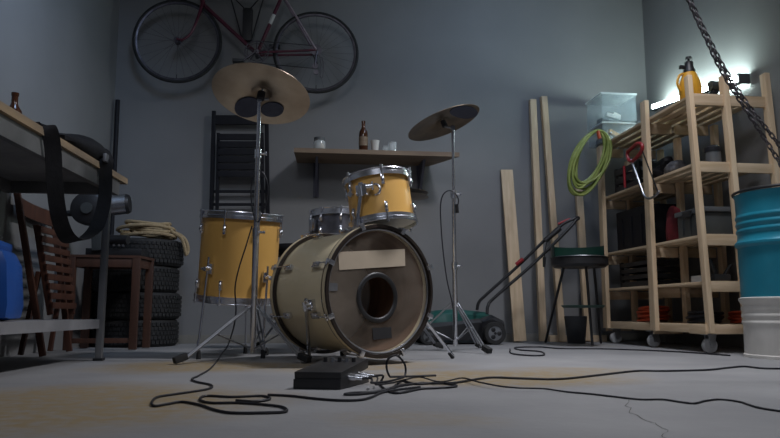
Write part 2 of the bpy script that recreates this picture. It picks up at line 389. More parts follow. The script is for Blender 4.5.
def spur(attach_px, foot, side):
    b = BM(); f = V(foot)
    # bracket on the shell side
    ang = math.radians(193 if side < 0 else -13)
    za = BL * .74; A = V((BR * math.cos(ang), BR * math.sin(ang), za))
    R = Matrix.Rotation(ang, 4, 'Z')
    box(b, (0, 0, 0), (.02, .05, .05), bev=.006); rod(b, (0, 0, 0), (.035, 0, 0), .018); rod(b, (.035, -.02, 0), (.035, .02, 0), .009)
    b.transform(R @ T(BR + .008, 0, za)); br = part('spur_bracket', b, 'chrome', bass)
    b = BM(); s0 = MW[bass.name] @ (A + V((math.cos(ang), math.sin(ang), 0)) * .035)
    rod(b, s0 + (s0 - f).normalized() * .04, f + V((0, 0, .01)), .0085); part('spur_leg', b, 'chrome', bass, True)
    b = BM(); rod(b, f, f + (s0 - f).normalized() * .035, .010, .009); bm_ = part('rubber_foot', b, 'rubber', bass, True)
# which local x sign is the viewer's left?
lx = 1 if (Rb @ V((1, 0, 0))).dot(RT) > 0 else -1
spur(None, fl(309.5, 361.5, .004), -1 if lx > 0 else 1)
spur(None, fl(453, 358, .004), 1 if lx > 0 else -1)
# tom post socket on top of the shell
TP = bw(atd(361, 232, 3.15)); TP.z = min(TP.z, BL - .05)
b = BM(); yy = math.sqrt(max(.01, BR * BR - TP.x ** 2)); box(b, (TP.x, yy + .006, TP.z), (.05, .014, .06), bev=.004)
rod(b, (TP.x, yy, TP.z), (TP.x, yy + .05, TP.z), .013); part('post_socket', b, 'chrome', bass)

# --- rack tom
tc_t, tc_b = atd(377.3, 182, 3.37), atd(382.8, 223.5, 3.32)
ax = (tc_t - tc_b).normalized()
Rt = basis(ax, RT)
TH = (tc_t - tc_b).length; tcen = (tc_t + tc_b) / 2
tom = thing('rack_tom', 'small yellow tom drum mounted above the bass drum', 'drum', tcen - ax * TH / 2, Rt)
drum(tom, .152, TH, 6, 'yellow', ph=math.radians(-82), hoopw=.017)
ti = MW[tom.name].inverted()
b = BM()
fp = ti @ (tcen - FW * .152 - RT * .07 + V((0, 0, .01))); rr = V((fp.x, fp.y, 0)).normalized()
hp = rr * .156 + V((0, 0, TH * .62))
rod(b, hp, hp + rr * .03, .022); box(b, hp + rr * .01, (.055, .055, .05), basis(rr), .008)
rod(b, hp + rr * .03 - V((0, 0, .03)), hp + rr * .03 + V((0, 0, .035)), .011)
part('mount_bracket', b, 'chrome', tom)
b = BM(); w0 = MW[tom.name] @ (hp + rr * .03); so = MW[bass.name] @ V((TP.x, yy + .045, TP.z))
tube(b, [w0 + V((0, 0, .035)), w0 + V((0, 0, -.01)), so + V((0, 0, .0))], .0095, 12); part('mount_post', b, 'chrome', tom, True)
b = BM(); g = hp + rr * .045 + V((.03, 0, .01)); rod(b, g, g + V((.03, 0, 0)), .012); rod(b, g + V((.03, 0, -.02)), g + V((.03, 0, .02)), .005); part('wing_bolt', b, 'chrome', tom)
b = BM(); g = hp + V((.055, 0, 0)) + rr * .008; torus(b, .026, .006, Matrix.Translation(g) @ basis(rr).to_4x4(), 24, 8); part('mount_ring', b, 'chrome', tom)
b = BM(); g = hp + V((-.055, 0, -.012)) + rr * .01; rod(b, g, g + rr * .02, .012); rod(b, g + rr * .015 - V((0, 0, .015)), g + rr * .015 + V((0, 0, .015)), .004); part('wing_bolt', b, 'chrome', tom)

# --- floor tom
fb = atd(236.5, 297, 3.72); ft = atd(242, 219, 3.74)
axf = (ft - fb).normalized(); FH = .425
ftom = thing('floor_tom', 'tall yellow floor tom standing on chrome legs left of bass drum', 'drum', fb, basis(axf, RT))
drum(ftom, .207, FH, 8, 'yellow', ph=math.radians(-100))
fi = MW[ftom.name].inverted()
for (px, py, off, ang, zb) in ((211.5, 358, .0, -119, .15), (264.5, 355.5, .0, -38, .12), (236, 350, 0, 90, .14)):
    a = math.radians(ang); c, s = math.cos(a), math.sin(a)
    A = MW[ftom.name] @ V((c * .232, s * .232, zb)); f0 = fl(px, py, 0)
    if ang == 90: f0 = V((A.x, A.y + .02, 0))
    else: f0 = V((A.x, A.y, 0)) * .5 + f0 * .5 if False else V((A.x + (-.03 if ang < -90 else -.012), A.y, 0))
    b = BM(); box(b, (0, 0, 0), (.02, .035, .055), bev=.006); rod(b, (.0, 0, 0), (.045, 0, 0), .012); rod(b, (.045, -.018, 0), (.045, .018, 0), .006)
    b.transform(Matrix.Rotation(a, 4, 'Z') @ T(.213, 0, zb)); part('leg_bracket', b, 'chrome', ftom)
    b = BM(); tube(b, [A + (A - f0).normalized() * .06, A, f0 + V((0, 0, .1)), f0 + V((.01 * c, .01 * s, .08)), f0 + V((0, 0, .02))], .006, 10); lg = part('leg', b, 'chrome', ftom, True)
    b = BM(); rod(b, f0, f0 + V((0, 0, .045)), .0125, .009); part('rubber_foot', b, 'rubber', lg, True, root=ftom)

# --- snare with stand, hi-hat, throne behind the kit
sc0 = atd(343, 241, 3.98)
snare = thing('snare_drum', 'shallow chrome snare drum behind the bass drum, left of the tom', 'drum', sc0, basis(V((.03, .06, 1)), RT))
drum(snare, .178, .135, 10, 'darkchrome', ph=.3)
b = BM(); box(b, (0, 0, 0), (.025, .05, .07), bev=.005); b.transform(Matrix.Rotation(math.radians(-150), 4, 'Z') @ T(.195, 0, .07)); part('strainer', b, 'chrome', snare)
def tripod(root, base, col_z, feet, footr=.011, tube_r=.0085, rub='rubber', dbl=True):
    """legs from a collar at col_z on a centre pole down to the given floor points"""
    for f in feet:
        f = V(f); d = (V((base.x, base.y, 0)) - V((f.x, f.y, 0))); dn = d.normalized(); sd = dn.cross(V((0, 0, 1)))
        top = V((base.x, base.y, col_z)) - dn * .02
        b = BM(); e = f + V((0, 0, .012)) + dn * .015
        for s in ((-1, 1) if dbl else (0,)): rod(b, top + sd * .009 * s, e + sd * .009 * s, tube_r * (.62 if dbl else 1), n=8)
        lg = part('leg', b, 'legchrome', root, True)
        b = BM(); bar(b, f + V((0, 0, .017)) - dn * .02, f + V((0, 0, .036)) + dn * .04, .034, .03, sd, .006); part('rubber_foot', b, rub, lg, True, root=root)
        b = BM(); m_ = e.lerp(top, .48); lowc = V((base.x, base.y, max(.035, col_z * .22)))
        rod(b, m_, lowc - dn * .012, .0042, n=8); part('brace', b, 'legchrome', lg, True, root=root)
    b = BM(); rod(b, V((base.x, base.y, col_z - .03)), V((base.x, base.y, col_z + .03)), .018); rod(b, (base.x, base.y, max(.02, col_z * .22 - .015)), (base.x, base.y, max(.05, col_z * .22 + .02)), .014); part('collar', b, 'chrome', root, True)
def ring_feet(c, r, a0): return [V((c.x + r * math.cos(a0 + k * 2 * PI / 3), c.y + r * math.sin(a0 + k * 2 * PI / 3), 0)) for k in range(3)]
sb = V((sc0.x, sc0.y, 0))
ss = thing('snare_stand', 'chrome tripod stand carrying the snare behind the bass drum', 'stand', sb)
b = BM(); rod(b, sb + V((0, 0, .03)), sb + V((0, 0, sc0.z - .07)), .011); part('pole', b, 'chrome', ss, True)
tripod(ss, sb, .26, ring_feet(sb, .22, .5))
for k in range(3):
    a = .5 + k * 2 * PI / 3; b = BM(); q = V((math.cos(a), math.sin(a), 0))
    tube(b, [sb + V((0, 0, sc0.z - .08)), sb + q * .12 + V((0, 0, sc0.z - .055)), sb + q * .20 + V((0, 0, sc0.z - .034))], .006); part('basket_arm', b, 'chrome', ss, True)

hh = atd(399, 195, 4.42); hb = V((hh.x, hh.y, 0))
hat = thing('hi_hat', 'dark hi-hat cymbal pair on a stand behind the rack tom', 'cymbal', hb)
b = BM(); rod(b, hb + V((0, 0, .05)), V((hh.x, hh.y, hh.z + .12)), .007); part('pole', b, 'chrome', hat, True)
def cym_prof(R, flip=1): return [(0.006, flip * .03), (R * .12, flip * .028), (R * .2, flip * .016), (R * .23, flip * .012), (R * .6, flip * .006), (R, -flip * .004), (R, -flip * .006), (R * .6, flip * .0045), (R * .23, flip * .0105), (R * .2, flip * .0145), (R * .12, flip * .0265), (.006, flip * .0285)]
for nm, dz, fl_ in (('top_cymbal', .018, 1), ('bottom_cymbal', -.018, -1)):
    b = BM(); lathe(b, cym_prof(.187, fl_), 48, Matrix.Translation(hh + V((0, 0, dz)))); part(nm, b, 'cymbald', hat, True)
hf = fl(440, 349.3); h2 = (V((hf.x, hf.y, 0)) - hb); hrad = h2.length
tripod(hat, hb, .32, ring_feet(hb, min(hrad, .36), math.atan2(h2.y, h2.x)))

tb = atd(297, 250, 4.45); tb0 = V((tb.x, tb.y, 0))
thr = thing('drum_throne', 'black round drum stool behind the bass drum and floor tom', 'stool', tb0)
b = BM(); lathe(b, [(0, tb.z - .04), (.15, tb.z - .04), (.165, tb.z - .02), (.165, tb.z + .01), (.15, tb.z + .03), (0, tb.z + .035)], 40, T(tb.x, tb.y, 0)); part('seat', b, 'bagblack', thr, True)
b = BM(); rod(b, tb0 + V((0, 0, .05)), tb0 + V((0, 0, tb.z - .04)), .014); part('pole', b, 'chrome', thr, True)
tripod(thr, tb0, .3, ring_feet(tb0, .26, .9))

# --- cymbal stands
def cymbal(name, label, centre, R, nrm, mat, bell_off=None):
    t = thing(name, label, 'cymbal', centre, basis(nrm, RT))
    b = BM(); lathe(b, cym_prof(R), 72); c = part('bronze_plate', b, mat, t)
    return t
# left stand
Lc = fl(252.5, 360.6); LB = V((Lc.x, Lc.y, 0)); Ldepth = (LB - EYE).dot(FW)
cst = thing('cymbal_stand', 'tall chrome cymbal stand in front of the floor tom', 'stand', LB)
topL = atd(259.5, 99, Ldepth)
lf = [fl(178, 364.5), fl(306, 363.5)]; cc = V((LB.x, LB.y, 0))
third = cc * 3 - lf[0] - lf[1]; dthird = (third - cc).normalized() * .33; lf.append(cc + dthird)
topL = V((LB.x + (topL.x - LB.x), topL.y, topL.z))
def pl(z): return LB.lerp(V((topL.x, topL.y, 0)), z / topL.z) + V((0, 0, z))
b = BM(); rod(b, pl(.035), pl(.62), .0155); part('lower_tube', b, 'chrome', cst, True)
b = BM(); rod(b, pl(.60), pl(1.0), .012); part('middle_tube', b, 'chrome', cst, True)
b = BM(); rod(b, pl(.98), topL, .0095); part('upper_tube', b, 'chrome', cst, True)
for z in (.62, 1.0):
    b = BM(); p = pl(z); rod(b, p - V((0, 0, .02)), p + V((0, 0, .02)), .017); rod(b, p, p + RT * .035, .006); box(b, p + RT * .04, (.008, .03, .014), bev=.003); part('height_clamp', b, 'chrome', cst, True)
tripod(cst, LB, .265, lf)
nl_ = (V((0, 0, 1)) * math.cos(math.radians(19)) + V((0, 1, 0)) * math.sin(math.radians(19)))
nl_ = (V((0, 0, 1)) + V((math.sin(YAW), math.cos(YAW), 0)) * .36 + RT * .10).normalized()
cyc = atd(261.3, 94.5, Ldepth)
b = BM(); box(b, topL, (.022, .022, .03), bev=.005); rod(b, topL, cyc + nl_ * .07, .004); rod(b, topL + RT * .01, topL + RT * .045, .007); part('tilter', b, 'steel', cst, True)
cyl_ = cymbal('cymbal', 'large bronze cymbal tilted on the stand above the floor tom', cyc, .239, nl_, 'cymbal')
ci = MW[cyl_.name].inverted()
b = BM(); rod(b, (0, 0, -.028), (0, 0, .012), .02, .019); part('felt_washer', b, 'felt', cyl_, label='dark felt under the bell')
b = BM(); rod(b, (0, 0, .029), (0, 0, .05), .015, .012); part('wing_nut', b, 'chrome', cyl_)
def cymplane(t, px, py, off=-.004):
    n = MW[t.name].to_3x3() @ V((0, 0, 1)); o = MW[t.name].translation + n * off; d = ray(px, py); k = (o - EYE).dot(n) / d.dot(n)
    return MW[t.name].inverted() @ (EYE + d * k)
def disc(t, px, py, wpx, hpx, zoff=-.0025):  # thin dark oval following the underside of the cymbal
    c = cymplane(t, px, py); e = cymplane(t, px + wpx / 2, py); f = cymplane(t, px, py + hpx / 2)
    u = e - c; w = f - c; b = BM()
    pts = [(c + u * math.cos(2 * PI * k / 28) + w * math.sin(2 * PI * k / 28)) for k in range(28)]
    def surf(r): 
        R_ = .239; return .012 - (r - R_ * .23) / (R_ * .77) * .016
    lo = [b.verts.new((p.x, p.y, surf(math.hypot(p.x, p.y)) - .006)) for p in pts]; hi = [b.verts.new((p.x, p.y, surf(math.hypot(p.x, p.y)) - .0015)) for p in pts]
    b.faces.new(lo); b.faces.new(hi[::-1])
    for k in range(28): b.faces.new((lo[k], lo[(k + 1) % 28], hi[(k + 1) % 28], hi[k]))
    part('dark_oval', b, 'darkblue', t, label='dark blue-grey oval pad on the underside of the cymbal')
disc(cyl_, 247.5, 108, 26, 18); disc(cyl_, 272, 110.5, 23, 13)

# right stand
R0 = fl(455.5, 351.2); RB = V((R0.x, R0.y, 0)); Rd = (RB - EYE).dot(FW)
rst = thing('cymbal_stand', 'chrome cymbal stand with hanging microphone cable right of the bass drum', 'stand', RB)
topR = atd(452.8, 128, Rd)
def pr_(z): return RB.lerp(V((topR.x, topR.y, 0)), z / topR.z) + V((0, 0, z))
b = BM(); rod(b, pr_(.03), pr_(.52), .0145); part('lower_tube', b, 'chrome', rst, True)
b = BM(); rod(b, pr_(.50), pr_(.95), .0115); part('middle_tube', b, 'chrome', rst, True)
b = BM(); rod(b, pr_(.93), topR, .009); part('upper_tube', b, 'chrome', rst, True)
for z in (.51, .94):
    b = BM(); p = pr_(z); rod(b, p - V((0, 0, .022)), p + V((0, 0, .022)), .019); rod(b, p, p + RT * .035, .006); box(b, p + RT * .04, (.008, .03, .014), bev=.003); part('height_clamp', b, 'chrome', rst, True)
rfoot = fl(488, 354.2); dr = V((rfoot.x - RB.x, rfoot.y - RB.y, 0))
tripod(rst, RB, .29, ring_feet(RB, dr.length, math.atan2(dr.y, dr.x)))
nr = (V((0, 0, 1)) + V((math.sin(YAW), math.cos(YAW), 0)) * .10 - RT * .36).normalized()
cyr_c = atd(443.5, 122.5, Rd - .02)
b = BM(); box(b, topR, (.022, .022, .03), bev=.005); rod(b, topR, cyr_c - nr * .03, .006); rod(b, cyr_c - nr * .03, cyr_c + nr * .065, .004); part('tilter', b, 'steel', rst, True)
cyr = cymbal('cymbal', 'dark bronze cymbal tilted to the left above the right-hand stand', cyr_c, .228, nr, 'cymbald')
b = BM(); rod(b, (0, 0, -.026), (0, 0, .012), .018, .016); part('felt_washer', b, 'felt', cyr)
b = BM(); rod(b, (0, 0, .029), (0, 0, .05), .015, .012); part('wing_nut', b, 'chrome', cyr)
disc(cyr, 464, 112.5, 27, 13)

# ------------------------------------------------------------------ effects pedal and cables
PA, PB, PC = fl(293, 389.2), fl(340.5, 390), fl(369, 382.5)
pu = (PB - PA); pw = pu.length; pu = pu.normalized(); pv = V((-pu.y, pu.x, 0)); pd = max(.14, (PC - PB).dot(pv))
Rp = Matrix((pu, pv, V((0, 0, 1)))).transposed()
pdl = thing('effects_pedal', 'black wedge-shaped floor pedal with knobs in front of the bass drum', 'pedal', PA, Rp)
pskew = (PC - PB).dot(pu)
def sk(b):   # skew the footprint so that the side runs back to the right like in the photo
    for v in b.verts: v.co.x += pskew * v.co.y / pd
b = BM(); box(b, (pw / 2, pd / 2, .016), (pw, pd, .030), bev=.003); sk(b); part('base', b, 'black', pdl)
b = BM(); rp = Matrix.Rotation(math.radians(7), 3, 'X'); box(b, (pw / 2, pd / 2, .050), (pw * .99, pd * .96, .032), rp, .004); sk(b); part('treadle', b, 'black', pdl)
for i in range(5):
    b = BM(); x = pw * (.18 + .16 * i); y = pd * .72; rod(b, (x, y, .068), (x, y, .086), .007, .006); sk(b); part('knob', b, 'steel' if i % 2 else 'black', pdl)
b = BM(); box(b, (pw * .5, pd * .8, .075), (.05, .012, .006)); sk(b); part('indicator_strip', b, 'steel', pdl)
jks = []
for i in range(3):
    b = BM(); y = pd * (.3 + .22 * i); x = pw + pskew * y / pd
    rod(b, (x - .004, y, .03), (x + .018, y, .03), .008); rod(b, (x + .018, y, .03), (x + .04, y, .028), .0055); part('jack_plug', b, 'chrome', pdl); jks.append(MW[pdl.name] @ V((x + .04, y, .028)))

def cable(pxs, label, r=.0035, name='cable', lift=0, k=7, extra_start=None, extra_end=None, group=None):
    pts = [fl(x, y, r) for x, y in pxs]
    if extra_start: pts = [V(p) for p in extra_start] + pts
    if extra_end: pts = pts + [V(p) for p in extra_end]
    b = BM(); P = smooth(pts, k)
    for p in P: p.z = max(p.z, r + .0004 + (lift if p.x < .62 else lift * max(0, 1 - (p.x - .62) / .15)))
    tube(b, P, r, 8); return one(name, b, 'cable', label, 'cable', group)
# cable from the floor tom down to the floor, squiggling in front
mtop = atd(235, 288, 3.36)
cable([(226, 349), (213, 366), (200, 375), (192, 379), (197, 382), (211, 385), (208, 389), (176, 394), (158, 397), (152, 402), (154, 406), (168, 404), (182, 402), (200, 405), (215, 410), (232, 413), (262, 413), (284, 412), (286, 409), (276, 406), (240, 403), (212, 403), (200, 400), (206, 396), (232, 397), (262, 396), (270, 399), (255, 401.5), (236, 400.5)],
      'black cable trailing from the floor tom into loops on the floor', extra_start=[atd(252, 226, 3.40), atd(246, 246, 3.39), atd(239, 268, 3.38), mtop, atd(236, 310, 3.38), atd(233, 330, 3.42)])
cable([(268, 395), (290, 396), (318, 399), (340, 400.5), (360, 400), (372, 397), (381, 393), (396, 390), (420, 387)], 'black cable lying along the front of the pedal')
cable([(380, 384), (386, 390), (398, 393), (420, 389), (436, 388), (452, 387), (456, 385.5), (440, 383), (416, 384), (402, 381), (392, 388), (374, 392), (352, 393), (345, 394.5), (362, 394), (384, 391), (400, 386), (420, 383.5), (452, 383), (478, 379), (494, 377.5), (522, 378.5), (560, 379), (600, 375), (636, 371), (664, 371), (706, 370), (726, 368), (744, 366.5), (765, 368.5), (800, 368.5)],
      'long thick black cable running from the pedal to the right edge', .0038, extra_start=[jks[2], jks[2] + (jks[2] - (MW[pdl.name] @ V((0, pd * .74, .028)))).normalized() * .03])
cable([(376, 388), (392, 386), (404, 383), (420, 380), (440, 385), (462, 381), (478, 385), (500, 389.5), (516, 391), (530, 390.5), (545, 390), (560, 391.5), (590, 394), (612, 396.5), (640, 399.5), (662, 399.5), (680, 402), (694, 403.5), (705, 401), (720, 399.5), (740, 402), (760, 408), (800, 414)],
      'thin wavy black cable on the concrete running out right below the thick cable', .0026, lift=.0095, extra_start=[jks[1], jks[1] + pu * .03])
lp0 = fl(402, 384)
cable([(372, 389), (388, 387.5), (399, 384.5)], 'black cable standing up in a small loop right of the pedal', .0036, lift=.018,
      extra_start=[jks[0], jks[0] + pu * .03],
      extra_end=[lp0 + V((.012, .01, .03)), lp0 + V((.01, .012, .065)), lp0 + V((-.018, .012, .092)), lp0 + V((-.048, .012, .075)), lp0 + V((-.045, .016, .035)), lp0 + V((-.02, .02, .008)), fl(410, 382, .0036), fl(436, 381, .0036)])
cable([(510, 349), (512, 353.5), (530, 355.5), (544, 355), (540, 351.5), (520, 350), (516, 347.5), (540, 347), (560, 348.5), (600, 348.8), (650, 350.5), (690, 352.5), (730, 355.5)],
      'black cable lying on the floor in front of the storage rack', .0042)
# microphone cable on the right stand
b = BM(); q = [(457, 208), (458.5, 200), (455, 193), (449, 190.5), (443, 195), (440.5, 206), (441, 225), (443, 250), (447, 280), (452, 302), (454, 318), (453.6, 340)]
tube(b, smooth([atd(x, y, Rd - .03 - (.006 if i < 3 else 0)) for i, (x, y) in enumerate(q)], 5), .0038, 8)
mc = thing('microphone_cable', 'black cable looped over the right-hand cymbal stand', 'cable', atd(453.6, 340, Rd - .03))
part('cord', b, 'cable', mc, True)
b = BM(); rod(b, atd(456.5, 204, Rd - .036), atd(457.3, 213, Rd - .036), .011); part('plug', b, 'black', mc, True)
b = BM(); q = [(254, 170), (252, 178), (251, 195), (253, 212), (257, 222), (262, 215), (267, 200), (268, 186), (264, 174), (259, 170)]
tube(b, smooth([atd(x, y, Ldepth - .025) for x, y in q], 5), .003, 8); one('microphone_cable', b, 'cable', 'thin dark cable looped round the left cymbal stand above the floor tom', 'cable')

# ------------------------------------------------------------------ bicycle hung on the back wall
BY = 5.22
def P2(x, y, dy=0): return aty(x, y, BY + dy)
bike = thing('bicycle', 'old dark red road bicycle hung high on the back wall', 'bicycle', P2(250, 60))
fw, rw = P2(177.5, 41), P2(316, 52.3); WR = .335
YX = Matrix.Rotation(PI / 2, 4, 'X')
for nm, c in (('front_wheel', fw), ('rear_wheel', rw)):
    b = BM(); torus(b, WR - .013, .0135, Matrix.Translation(c) @ YX, 72, 10); w = part(nm, b, 'rubber', bike, True, label='black tyre on a thin spoked rim')
    b = BM(); lathe(b, [(WR - .026, -.009), (WR - .022, -.009), (WR - .022, .009), (WR - .026, .009), (WR - .038, .004), (WR - .038, -.004)], 64, Matrix.Translation(c) @ YX, closed=True); part('rim', b, 'bikesteel', w, True, root=bike)
    b = BM(); rod(b, c + V((0, -.045, 0)), c + V((0, .045, 0)), .016); rod(b, c + V((0, -.03, 0)), c + V((0, -.026, 0)), .024); rod(b, c + V((0, .03, 0)), c + V((0, .026, 0)), .024); part('hub', b, 'bikesteel', w, True, root=bike)
    b = BM()
    for k in range(28):
        a = 2 * PI * k / 28; a2 = a + (.5 if k % 4 < 2 else -.5); s = -1 if k % 2 else 1
        rod(b, c + V((.022 * math.cos(a2), s * .028, .022 * math.sin(a2))), c + V(((WR - .035) * math.cos(a), 0, (WR - .035) * math.sin(a))), .0009, n=4)
    part('spokes', b, 'bikesteel', w, True, root=bike)
    b = BM(); rod(b, c + V((.005, 0, -WR + .036)), c + V((.005, 0, -WR + .068)), .003, n=6); part('valve', b, 'black', w, True, root=bike)
bbk = P2(257, 54); ht_b = P2(203, 4); ht_t = P2(200, -14); seat_t = P2(285, -12); st_lug = P2(282.5, -5)
b = BM(); rod(b, ht_b, ht_t, .019); part('head_tube', b, 'bikered', bike, True)
b = BM(); rod(b, ht_b, bbk, .0155); part('down_tube', b, 'bikered', bike, True)
b = BM(); rod(b, bbk, st_lug, .0145); stt = part('seat_tube', b, 'bikered', bike, True)
b = BM(); a_, c_ = bbk.lerp(st_lug, .50), bbk.lerp(st_lug, .66); rod(b, a_, c_, .0152); part('white_band', b, 'white', stt, True, label='white painted band', root=bike)
b = BM(); rod(b, ht_t + V((0, 0, -.02)), st_lug, .0135); part('top_tube', b, 'bikered', bike, True)
b = BM(); 
for s in (-1, 1): rod(b, st_lug + V((0, s * .02, 0)), rw + V((0, s * .055, 0)), .0085); 
part('seat_stay', b, 'bikestay', bike, True)
b = BM()
for s in (-1, 1): rod(b, bbk + V((0, s * .03, 0)), rw + V((0, s * .05, 0)), .0095)
part('chain_stay', b, 'bikered', bike, True)
for s in (-1, 1):
    b = BM(); tube(b, smooth([ht_b + V((0, s * .02, 0)), P2(197, 20, s * .045), P2(191, 33, s * .048), P2(183, 39.5, s * .05), fw + V((0, s * .05, 0))], 5), lambda t: .0125 - .005 * t, 10); part('fork_blade', b, 'bikered', bike, True)
b = BM(); rod(b, st_lug, st_lug + (st_lug - bbk).normalized() * .14, .0125); part('seat_post', b, 'bikesteel', bike, True)
sp = st_lug + (st_lug - bbk).normalized() * .15
b = BM(); ball(b, sp + V((.02, 0, .01)), .1, (1.35, .75, .3), 10); ball(b, sp + V((-.09, 0, .005)), .05, (1.6, .5, .4), 8); part('saddle', b, 'black', bike, True)
b = BM(); st0 = ht_t + V((-.09, 0, .05)); tube(b, [ht_t, ht_t + V((-.01, 0, .05)), st0], .012); part('stem', b, 'bikesteel', bike, True)
b = BM()
for s in (-1, 1): tube(b, smooth([st0, st0 + V((0, s * .14, 0)), st0 + V((-.06, s * .16, .0)), st0 + V((-.09, s * .16, -.05)), st0 + V((-.04, s * .16, -.1))], 5), .011)
part('handlebar', b, 'black', bike, True)
# drivetrain on the visible side
fy = -.045
b = BM(); torus(b, .088, .0045, Matrix.Translation(bbk + V((0, fy, 0))) @ YX, 40, 6); torus(b, .07, .003, Matrix.Translation(bbk + V((0, fy + .008, 0))) @ YX, 40, 6)
for k in range(5):
    a = 2 * PI * k / 5 + .3; rod(b, bbk + V((0, fy, 0)), bbk + V((.086 * math.cos(a), fy, .086 * math.sin(a))), .006, .0045, 8)
rod(b, bbk + V((0, -.06, 0)), bbk + V((0, .06, 0)), .019); part('chainring', b, 'bikesteel', bike, True)
cb = P2(239, 63.5, -.07); cb2 = bbk * 2 - cb
b = BM(); bar(b, bbk + V((0, -.068, 0)), cb, .02, .01, (0, 1, 0), .002); part('crank', b, 'bikesteel', bike, True)
b = BM(); bar(b, bbk + V((0, .068, 0)), V((cb2.x, BY + .07, cb2.z)), .02, .01, (0, 1, 0), .002); part('crank', b, 'bikesteel', bike, True)
b = BM(); box(b, cb + V((0, -.045, 0)), (.085, .07, .022), bev=.005); part('pedal', b, 'black', bike, True)
b = BM(); box(b, V((cb2.x, BY + .11, cb2.z)), (.085, .05, .022), bev=.005); part('pedal', b, 'black', bike, True)
b = BM()
for r_ in (.045, .038, .032, .028): lathe(b, [(r_, -.0015), (r_, .0015), (.01, .0015), (.01, -.0015)], 24, Matrix.Translation(rw + V((0, -.05 + (.045 - r_) * .7, 0))) @ YX, closed=True)
part('sprocket_cluster', b, 'bikesteel', bike, True)
dz = P2(315, 66, -.05)
b = BM(); tube(b, [bbk + V((0, fy, .088)), rw + V((0, fy, .036))], .0035, 6); tube(b, [bbk + V((0, fy, -.088)), dz + V((0, 0, -.02)), dz + V((.02, 0, .02)), rw + V((-.03, fy, -.03))], .0035, 6); part('chain', b, 'black', bike, True)
b = BM(); tube(b, [rw + V((.01, -.05, -.01)), rw + V((0, -.055, -.05)), dz], .008); rod(b, dz + V((0, -.006, 0)), dz + V((0, .006, 0)), .024); rod(b, dz + V((.01, -.006, -.05)), dz + V((.01, .006, -.05)), .02); part('derailleur', b, 'bikesteel', bike, True)
b = BM(); tube(b, smooth([P2(319, 54, -.06), P2(321, 64, -.06), P2(320, 76, -.06), P2(322.5, 77, -.06), P2(323.5, 66, -.06), P2(322, 57, -.06)], 4), .003, 6); part('cable_loop', b, 'bikesteel', bike, True)
# wall hanger that carries the bike
hg = thing('bicycle_hanger', 'black wall hanger plate with two straps behind the bicycle frame', 'hanger', aty(247.5, 42, WY - .02))
b = BM(); c = aty(247.5, 25, WY - .03); box(b, c, (.075, .05, .27), bev=.006); part('wall_plate', b, 'black', hg, True)
for (x0, y0, x1, y1) in ((242, 38, 228, -12), (252, 38, 266.5, -12)):
    b = BM(); rod(b, aty(x0, y0, WY - .06), aty(x1, y1, BY + .012), .0055, n=8); part('strap', b, 'black', hg, True)
b = BM(); tube(b, [aty(245, 9, WY - .055), aty(234, -2, BY + .06), aty(222, -14, BY + .02)], .005); tube(b, [aty(250, 9, WY - .055), aty(260, -2, BY + .06), aty(270, -14, BY + .02)], .005); part('arm', b, 'black', hg, True)

# ------------------------------------------------------------------ dark folding chair hung on the back wall
HY = 5.345
hcx = aty(240, 215, HY)
fch = thing('folding_chair', 'dark folding chair hung flat on the back wall above the floor tom', 'chair', aty(240, 244, HY))
for x0, x1 in ((214, 210.5), (266.5, 268)):
    b = BM(); bar(b, aty(x0, 111, HY), aty(x1, 246, HY), .03, .022, RT, .003); part('back_leg', b, 'dark', fch, True)
b = BM(); bar(b, aty(214, 120, HY), aty(266.5, 120, HY), .075, .018, (0, 0, 1), .003); part('top_slat', b, 'dark', fch, True)
for x0, x1 in ((218.5, 216.5), (262, 263)):
    b = BM(); bar(b, aty(x0, 133, HY - .024), aty(x1, 236, HY - .024), .024, .02, RT, .003); part('front_leg', b, 'dark', fch, True)
for k in range(6):
    y = 137 + k * 7.4; b = BM(); bar(b, aty(218.5, y, HY - .045), aty(262.5, y, HY - .045), .049, .016, (0, 0, 1), .003); part('seat_slat', b, 'dark', fch, True)
for y in (191.5, 204.5, 226):
    b = BM(); bar(b, aty(212, y, HY), aty(267, y, HY), .022, .018, (0, 0, 1), .003); part('rail', b, 'dark', fch, True)
b = BM(); g = aty(240, 112, HY); rod(b, V((g.x, WY, g.z + .01)), V((g.x, HY - .05, g.z - .01)), .006); part('wall_peg', b, 'steel', fch, True)

# ------------------------------------------------------------------ wall shelf and its objects
SY = 5.03
sA, sB = aty(294, 147.5, SY), aty(459.5, 152.5, SY)
sz_ = (sA.z + sB.z) / 2
shf = thing('wall_shelf', 'long wooden plank shelf on two brackets on the back wall', 'shelf', V(((sA.x + sB.x) / 2, WY, sz_ - .06)))
ST = .034
xbk = aty(429, 165, WY).x
b = BM(); prism(b, [(sA.x, SY), (sB.x, SY), (xbk, WY - .002), (sA.x + .02, WY - .002)], ST, T(0, 0, sz_ - ST / 2)); part('plank', b, 'shelfwood', shf, True)
for px, yb in ((316.5, 197), (419.5, 197)):
    g = aty(px, 158, WY - .02); zb = aty(px, yb, WY - .02).z
    b = BM(); prism(b, [(SY + .12, sz_ - ST), (WY - .001, sz_ - ST), (WY - .001, zb), (WY - .02, zb)], .02, Matrix(((0, 0, 1, g.x), (1, 0, 0, 0), (0, 1, 0, 0), (0, 0, 0, 1)))); box(b, (g.x, WY - .006, (sz_ - ST + zb) / 2), (.045, .01, sz_ - ST - zb))
    part('bracket', b, 'bracketgrey', shf, True)
def onshelf(px, dy=.06): p = aty(px, 148, SY + dy); return V((p.x, SY + dy, sz_))
p = onshelf(363.3)
bt = thing('beer_bottle', 'brown glass bottle standing on the wall shelf', 'bottle', p)
b = BM(); lathe(b, [(0, 0), (.031, 0), (.034, .004), (.034, .135), (.031, .155), (.017, .178), (.0135, .19), (.0135, .222), (.0155, .223), (.0155, .236), (.011, .237), (0, .237)], 28); part('glass_body', b, 'brownglass', bt)
